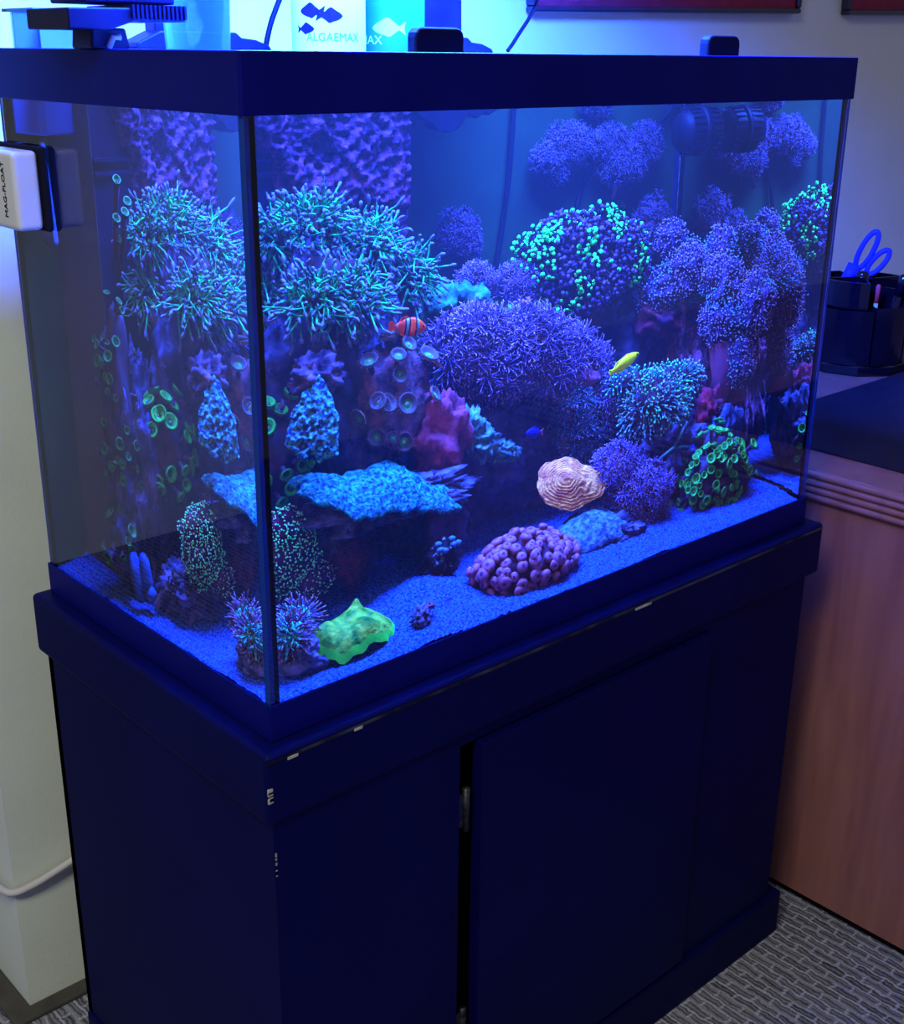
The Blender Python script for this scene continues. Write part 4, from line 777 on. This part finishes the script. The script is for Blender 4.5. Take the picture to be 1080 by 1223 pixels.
# fish food jars
def jar(loc, r, h, label, lab_m, base_m_, lines, fishes, ang0):
    root = empty('food_jar', loc, label, 'jar'); n = 48
    MB().lathe([(.0001, 0), (r*.97, 0), (r, .003), (r, h), (r*.9, h+.004), (.0001, h+.004)], loc, n).build('jar_body', base_m_, root)
    MB().lathe([(r+.0004, .008), (r+.0006, .009), (r+.0006, h-.006), (r+.0004, h-.005)], loc, n).build('paper_label', lab_m, root)
    MB().lathe([(r*1.02, h), (r*1.04, h+.002), (r*1.04, h+.018), (r*.98, h+.02), (.0001, h+.02)], loc, n).build('screw_lid', lamp_m, root)
    def bend(co, du, dz):
        a = ang0 + (co.x+du)/r; rr = r+.0009+co.z; return Vector((loc[0]+rr*math.cos(a), loc[1]+rr*math.sin(a), loc[2]+dz+co.y))
    for body, size, du, dz, mm in lines: text_mesh('lettering', body, size, mm, root, None, .0001, lambda co, du=du, dz=dz: bend(co, du, dz))
    for du, dz, L, flip, mm in fishes:
        q = MB(); n_ = 14
        top = lambda t: L*.25*max(0, math.sin(math.pi*t))**.7 + L*.11*math.exp(-((t-.55)/.18)**2)
        bot = lambda t: -L*.23*max(0, math.sin(math.pi*t))**.7 - L*.07*math.exp(-((t-.62)/.12)**2)
        V_ = [(flip*L*(.5-i_/n_), f_(i_/n_), 0) for i_ in range(n_+1) for f_ in (top, bot)]
        q.add(V_, [(2*i_, 2*i_+1, 2*i_+3, 2*i_+2) for i_ in range(n_)])
        q.add([(flip*-L*x_, L*y_, 0) for x_, y_ in ((.42,.05),(.42,-.05),(.56,.12),(.56,-.12),(.72,.24),(.66,0),(.72,-.24))], [(0,1,3,2),(2,3,5),(2,5,4),(3,6,5)])
        q.v = [tuple(bend(Vector(p), du, dz)) for p in q.v]; q.build('printed_fish', mm, root, fix=False)
    return root
ink = mat('ink_navy', (.004, .004, .03), (.01, .006, .05), 80, .5); ink_l = mat('ink_teal', (.03, .22, .40), rough=.5); wl = mat('white_label', (.36, .46, .46), rough=.5); bl = mat('blue_label', (.01, .12, .34), (.015, .15, .38), 20, .5); clearj = mat('jar_plastic', (.02, .03, .18), rough=.3)
J0 = Z0+H-.0088
va = math.atan2(-.8814-.36, -.5756-.37)
jar((.373, .378, J0), .043, .098, 'white labelled fish food jar printed with three dark fish', wl, clearj,
    [('ALGAEMAX', .0125, .006, .024, ink_l)], [(-.022, .052, .026, -1, ink), (.004, .047, .026, 1, ink), (-.026, .033, .020, 1, ink)], va)
jar((.478, .395, J0), .045, .085, 'blue labelled fish food jar next to the white labelled jar', bl, clearj,
    [('MAX', .014, -.024, .022, wl)], [(-.004, .036, .034, -1, mat('ink_pale', (.3, .55, .65), rough=.5))], va)
# cables over the rim, white cord at the wall
cord_b = mat('cord_black', (.002, .002, .008), rough=.6)
for pts, lab, rr, mm in (([(.345,.470,.630),(.358,.474,.66),(.383,.48,.70),(.43,.49,.78),(.47,.50,.90)], 'black lamp cord rising behind the white labelled jar', .0035, cord_b), ([(.768,.475,.630),(.79,.478,.65),(.835,.485,.70),(.85,.50,.78),(.85,.56,.95)], 'black cord rising past the corner of the picture frame', .0028, cord_b)):
    m = MB(); P = [Vector((p[0], p[1], p[2]+Z0)) for p in pts]; Q = []
    for i in range(len(P)-1):
        for t in (0, .25, .5, .75):
            a, b, c, d = P[max(0,i-1)], P[i], P[i+1], P[min(len(P)-1,i+2)]; Q.append(.5*((2*b)+(c-a)*t+(2*a-5*b+4*c-d)*t*t+(3*b-a-3*c+d)*t**3))
    Q.append(P[-1]); m.tube(Q, rr, 8); tag(m.build('black_cord', mm), lab, 'cord')
m = MB(); P = [Vector(p) for p in ((.16,.600,.265),(.10,.600,.248),(.048,.602,.234),(.012,.604,.224),(-.02,.606,.217),(-.046,.612,.214),(-.054,.64,.211),(-.054,.70,.204),(-.052,.85,.19))]; Q = []
for i in range(len(P)-1):
    for t in (0, .25, .5, .75):
        a, b, c, d = P[max(0,i-1)], P[i], P[i+1], P[min(len(P)-1,i+2)]; Q.append(.5*((2*b)+(c-a)*t+(2*a-5*b+4*c-d)*t*t+(3*b-a-3*c+d)*t**3))
m.tube(Q, .0052, 10); tag(m.build('wall_cord', mat('cream_cord', (.52, .48, .50), rough=.45)), 'thick cream cord bending around the wall corner behind the stand', 'cord')

# pictures
fr_m = mat('navy_frame', (.012, .012, .03), (.02, .018, .04), 20, .3, spec=.5)
def picture(xa, xb, zb, ht, label, slope):
    r = empty('picture_frame', ((xa+xb)/2, WY, Z0+zb), label, 'picture'); t = .010; za, zc = Z0+zb, Z0+zb+ht; y0_, y1_ = WY-.022, WY-.001
    R = Matrix.Rotation(-slope, 3, 'Y'); piv = (xa, WY, za)
    for a, b_ in (((xa,y0_,za),(xb,y1_,za+t)), ((xa,y0_,zc-t),(xb,y1_,zc)), ((xa,y0_,za+t),(xa+t,y1_,zc-t)), ((xb-t,y0_,za+t),(xb,y1_,zc-t))): MB().box(a, b_, rot=R, piv=piv).build('frame_bar', fr_m, r, .004)
    MB().box((xa+t*.8, y0_+.010, za+t*.8), (xb-t*.8, y1_-.002, zc-t*.8), rot=R, piv=piv).build('mat_board', mat('maroon_mat', (.26, .022, .06), (.32, .03, .07), 30, .7), r)
    MB().box((xa+.10, y0_+.009, za+.10), (xb-.10, y0_+.0102, zc-.10), rot=R, piv=piv).build('print_sheet', mat('faded_print', (.35, .33, .30), (.22, .18, .16), 9, .6), r)
    MB().box((xa+t*.8, y0_+.006, za+t*.8), (xb-t*.8, y0_+.0075, zc-t*.8), rot=R, piv=piv).build('cover_glass', clearmat('picture_glass', (.95, .95, .97), .06, .05), r)
picture(.945, 1.700, .688, .55, 'wide dark framed picture with maroon mat hanging above the aquarium', .024)
picture(1.873, 2.50, .708, .50, 'dark framed picture with maroon mat hanging above the desk', .024)

# ================================================================== DESK
wood = bpy.data.materials.new('cherry_wood'); wood.use_nodes = True; nt = wood.node_tree; b = nt.nodes['Principled BSDF']; b.inputs['Roughness'].default_value = .38
tc = nt.nodes.new('ShaderNodeTexCoord'); mp = nt.nodes.new('ShaderNodeMapping'); mp.inputs['Scale'].default_value = (9, 9, .9); nt.links.new(tc.outputs['Object'], mp.inputs['Vector'])
n = nt.nodes.new('ShaderNodeTexNoise'); n.inputs['Scale'].default_value = 3.2; n.inputs['Detail'].default_value = 6; n.inputs['Distortion'].default_value = .6; nt.links.new(mp.outputs[0], n.inputs['Vector'])
rp = nt.nodes.new('ShaderNodeValToRGB'); rp.color_ramp.elements[0].position = .3; rp.color_ramp.elements[1].position = .72; rp.color_ramp.elements[0].color = (.20, .072, .070, 1); rp.color_ramp.elements[1].color = (.31, .125, .12, 1)
nt.links.new(n.outputs['Fac'], rp.inputs['Fac']); nt.links.new(rp.outputs['Color'], b.inputs['Base Color'])
dz = Z0+.037
dk = empty('desk', (1.5, -.1, 0), 'cherry wood office desk with a fluted edge beside the aquarium stand', 'desk')
MB().box((1.042, -.95, .012), (1.066, .560, dz-.046)).build('end_panel', wood, dk)
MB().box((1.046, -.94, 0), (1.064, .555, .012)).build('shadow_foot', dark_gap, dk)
MB().box((1.066, .50, .05), (2.5, .52, dz-.046)).build('modesty_panel', wood, dk)
MB().box((2.48, -.95, .0), (2.504, .560, dz-.046)).build('end_panel', wood, dk)
MB().box((1.036, -.97, dz-.046), (2.52, .60, dz)).build('desktop', wood, dk, .004, 3)
for k in range(4):
    m = MB(); m.tube([(1.034, -.97, dz-.0405+.0115*k), (1.034, .60, dz-.0405+.0115*k)], .0052, 12); m.build('edge_flute', wood, dk)
pad_m = mat('desk_pad_black', (.010, .010, .028), (.013, .013, .034), 30, .5, .2, 300)
tag(MB().box((1.125, -.36, dz), (1.80, .287, dz+.004)).build('desk_pad', pad_m, None, .0015), 'black desk blotter pad lying on the cherry desktop', 'desk pad')
# organizer
og = empty('desk_organizer', (1.70, .395, dz), 'round glossy black desk organizer with open pen wells', 'organizer')
om = mat('gloss_black', (.002, .002, .008), (.003, .003, .010), 20, .14, spec=.5)
c = (1.70, .395); R = .108
MB().lathe([(.0001, .0), (R*.96, 0), (R, .004), (R, .018), (R*.97, .022), (.0001, .022)], (c[0], c[1], dz), 10, smooth=False).build('base', om, og)
MB().lathe([(R*.70, .022), (R*.70, .03), (.0001, .03)], (c[0], c[1], dz), 10, smooth=False).build('turntable', om, og)
def wedge(a0, a1, r0, r1, z0, z1, nm, t=.004):
    m = MB(); k = 6; outer = [(c[0]+r1*math.cos(a0+(a1-a0)*i/k), c[1]+r1*math.sin(a0+(a1-a0)*i/k)) for i in range(k+1)]; inner_ = [(c[0]+r0*math.cos(a0+(a1-a0)*i/k), c[1]+r0*math.sin(a0+(a1-a0)*i/k)) for i in range(k+1)]
    loop = outer + inner_[::-1]; n = len(loop); cx_, cy_ = sum(p[0] for p in loop)/n, sum(p[1] for p in loop)/n
    ins = [(x+(cx_-x)*.09, y+(cy_-y)*.09) for x, y in loop]
    v = [(x, y, z0) for x, y in loop]+[(x, y, z1) for x, y in loop]+[(x, y, z1) for x, y in ins]+[(x, y, z0+.004) for x, y in ins]
    f = [(i, (i+1)%n, (i+1)%n+n, i+n) for i in range(n)]+[(i+n, (i+1)%n+n, (i+1)%n+2*n, i+2*n) for i in range(n)]+[(i+2*n, (i+1)%n+2*n, (i+1)%n+3*n, i+3*n) for i in range(n)]+[tuple(range(n)), tuple(range(3*n, 4*n))]
    m.add(v, f); m.build(nm, om, og)
av = math.atan2(-.8814-c[1], -.5756-c[0])
wedge(av-1.05, av+.30, .012, R*.97, dz+.022, dz+.128, 'note_tray')
wedge(av-1.05, av+.20, .012, R*.80, dz+.128, dz+.180, 'upper_tray')
wedge(av+.34, av+1.05, .012, R*.97, dz+.022, dz+.135, 'pen_well')
wedge(av+1.1, av+2.2, .012, R*.97, dz+.022, dz+.165, 'pen_well'); wedge(av+2.3, av+3.5, .012, R*.97, dz+.022, dz+.175, 'pen_well'); wedge(av+3.6, av+5.1, .012, R*.97, dz+.022, dz+.175, 'pen_well')
MB().lathe([(.0125, .022), (.0125, .185), (.010, .19), (.0001, .19)], (c[0], c[1], dz), 16).build('centre_post', om, og)
# scissors, pens
sc_m = mat('blue_handle', (.02, .03, .62), (.03, .04, .68), 20, .4); steel = mat('scissor_steel', (.4, .42, .45), rough=.25, metal=1)
sc = empty('scissors', (1.70, .42, dz+.06), 'blue handled scissors standing in the desk organizer', 'scissors')
vd = Vector((math.cos(av), math.sin(av), 0)); sd = Vector((-vd.y, vd.x, 0))   # sd points to the picture's right
base = Vector((c[0], c[1], 0)) - vd*.045 - sd*.02
def loopring(cx_, cz_, a, b_, tilt, nm):
    P = []
    for k in range(25):
        t = 2*math.pi*k/24; x, z_ = a*math.cos(t), b_*math.sin(t); P.append(base + sd*(cx_+x*math.cos(tilt)+z_*math.sin(tilt)) + Vector((0, 0, dz+cz_-x*math.sin(tilt)+z_*math.cos(tilt))))
    m = MB(); m.tube(P, .0055, 10, caps=False); m.build(nm, sc_m, sc)
loopring(.022, .226, .012, .040, .38, 'handle_loop'); loopring(.046, .203, .011, .030, .62, 'handle_loop')
m = MB(); m.tube([base+sd*-.016+Vector((0,0,dz+.15)), base+sd*.002+Vector((0,0,dz+.195))], [.012,.014], 10); m.build('handle_neck', sc_m, sc)
m = MB(); m.tube([base+sd*-.022+Vector((0,0,dz+.035)), base+sd*-.016+Vector((0,0,dz+.15))], [.002,.008], 8); m.build('blade', steel, sc)
def pen(off_v, off_s, z0, z1, lean, m_, m2, lab, r=.0045, cat='pen'):
    p0 = Vector((c[0], c[1], 0)) + vd*off_v + sd*off_s; root = empty('pen', (p0.x, p0.y, dz+z0), lab, cat)
    a = p0+Vector((0,0,dz+z0)); b_ = p0+sd*lean+Vector((0,0,dz+z1)); MB().tube([a, a.lerp(b_,.75)], r, 10).build('barrel', m_, root); MB().tube([a.lerp(b_,.75), a.lerp(b_,.97), b_], [r*1.05, r*1.05, r*.6], 10).build('cap', m2, root)
pen(.055, .028, .03, .175, .004, mat('pen_white', (.55, .6, .75), (.4, .45, .7), 40, .3), mat('pen_red', (.5, .06, .10), rough=.3), 'white pen with a red cap in the front pen well')
pen(.045, .050, .03, .195, .028, om, om, 'thick black marker leaning in the front pen well', .009, 'marker')
pen(-.05, -.060, .05, .220, -.012, mat('pen_grey', (.10, .09, .14), rough=.4), mat('pen_silver', (.35, .33, .40), rough=.3), 'grey pen with a pale cap behind the upper tray', .006)
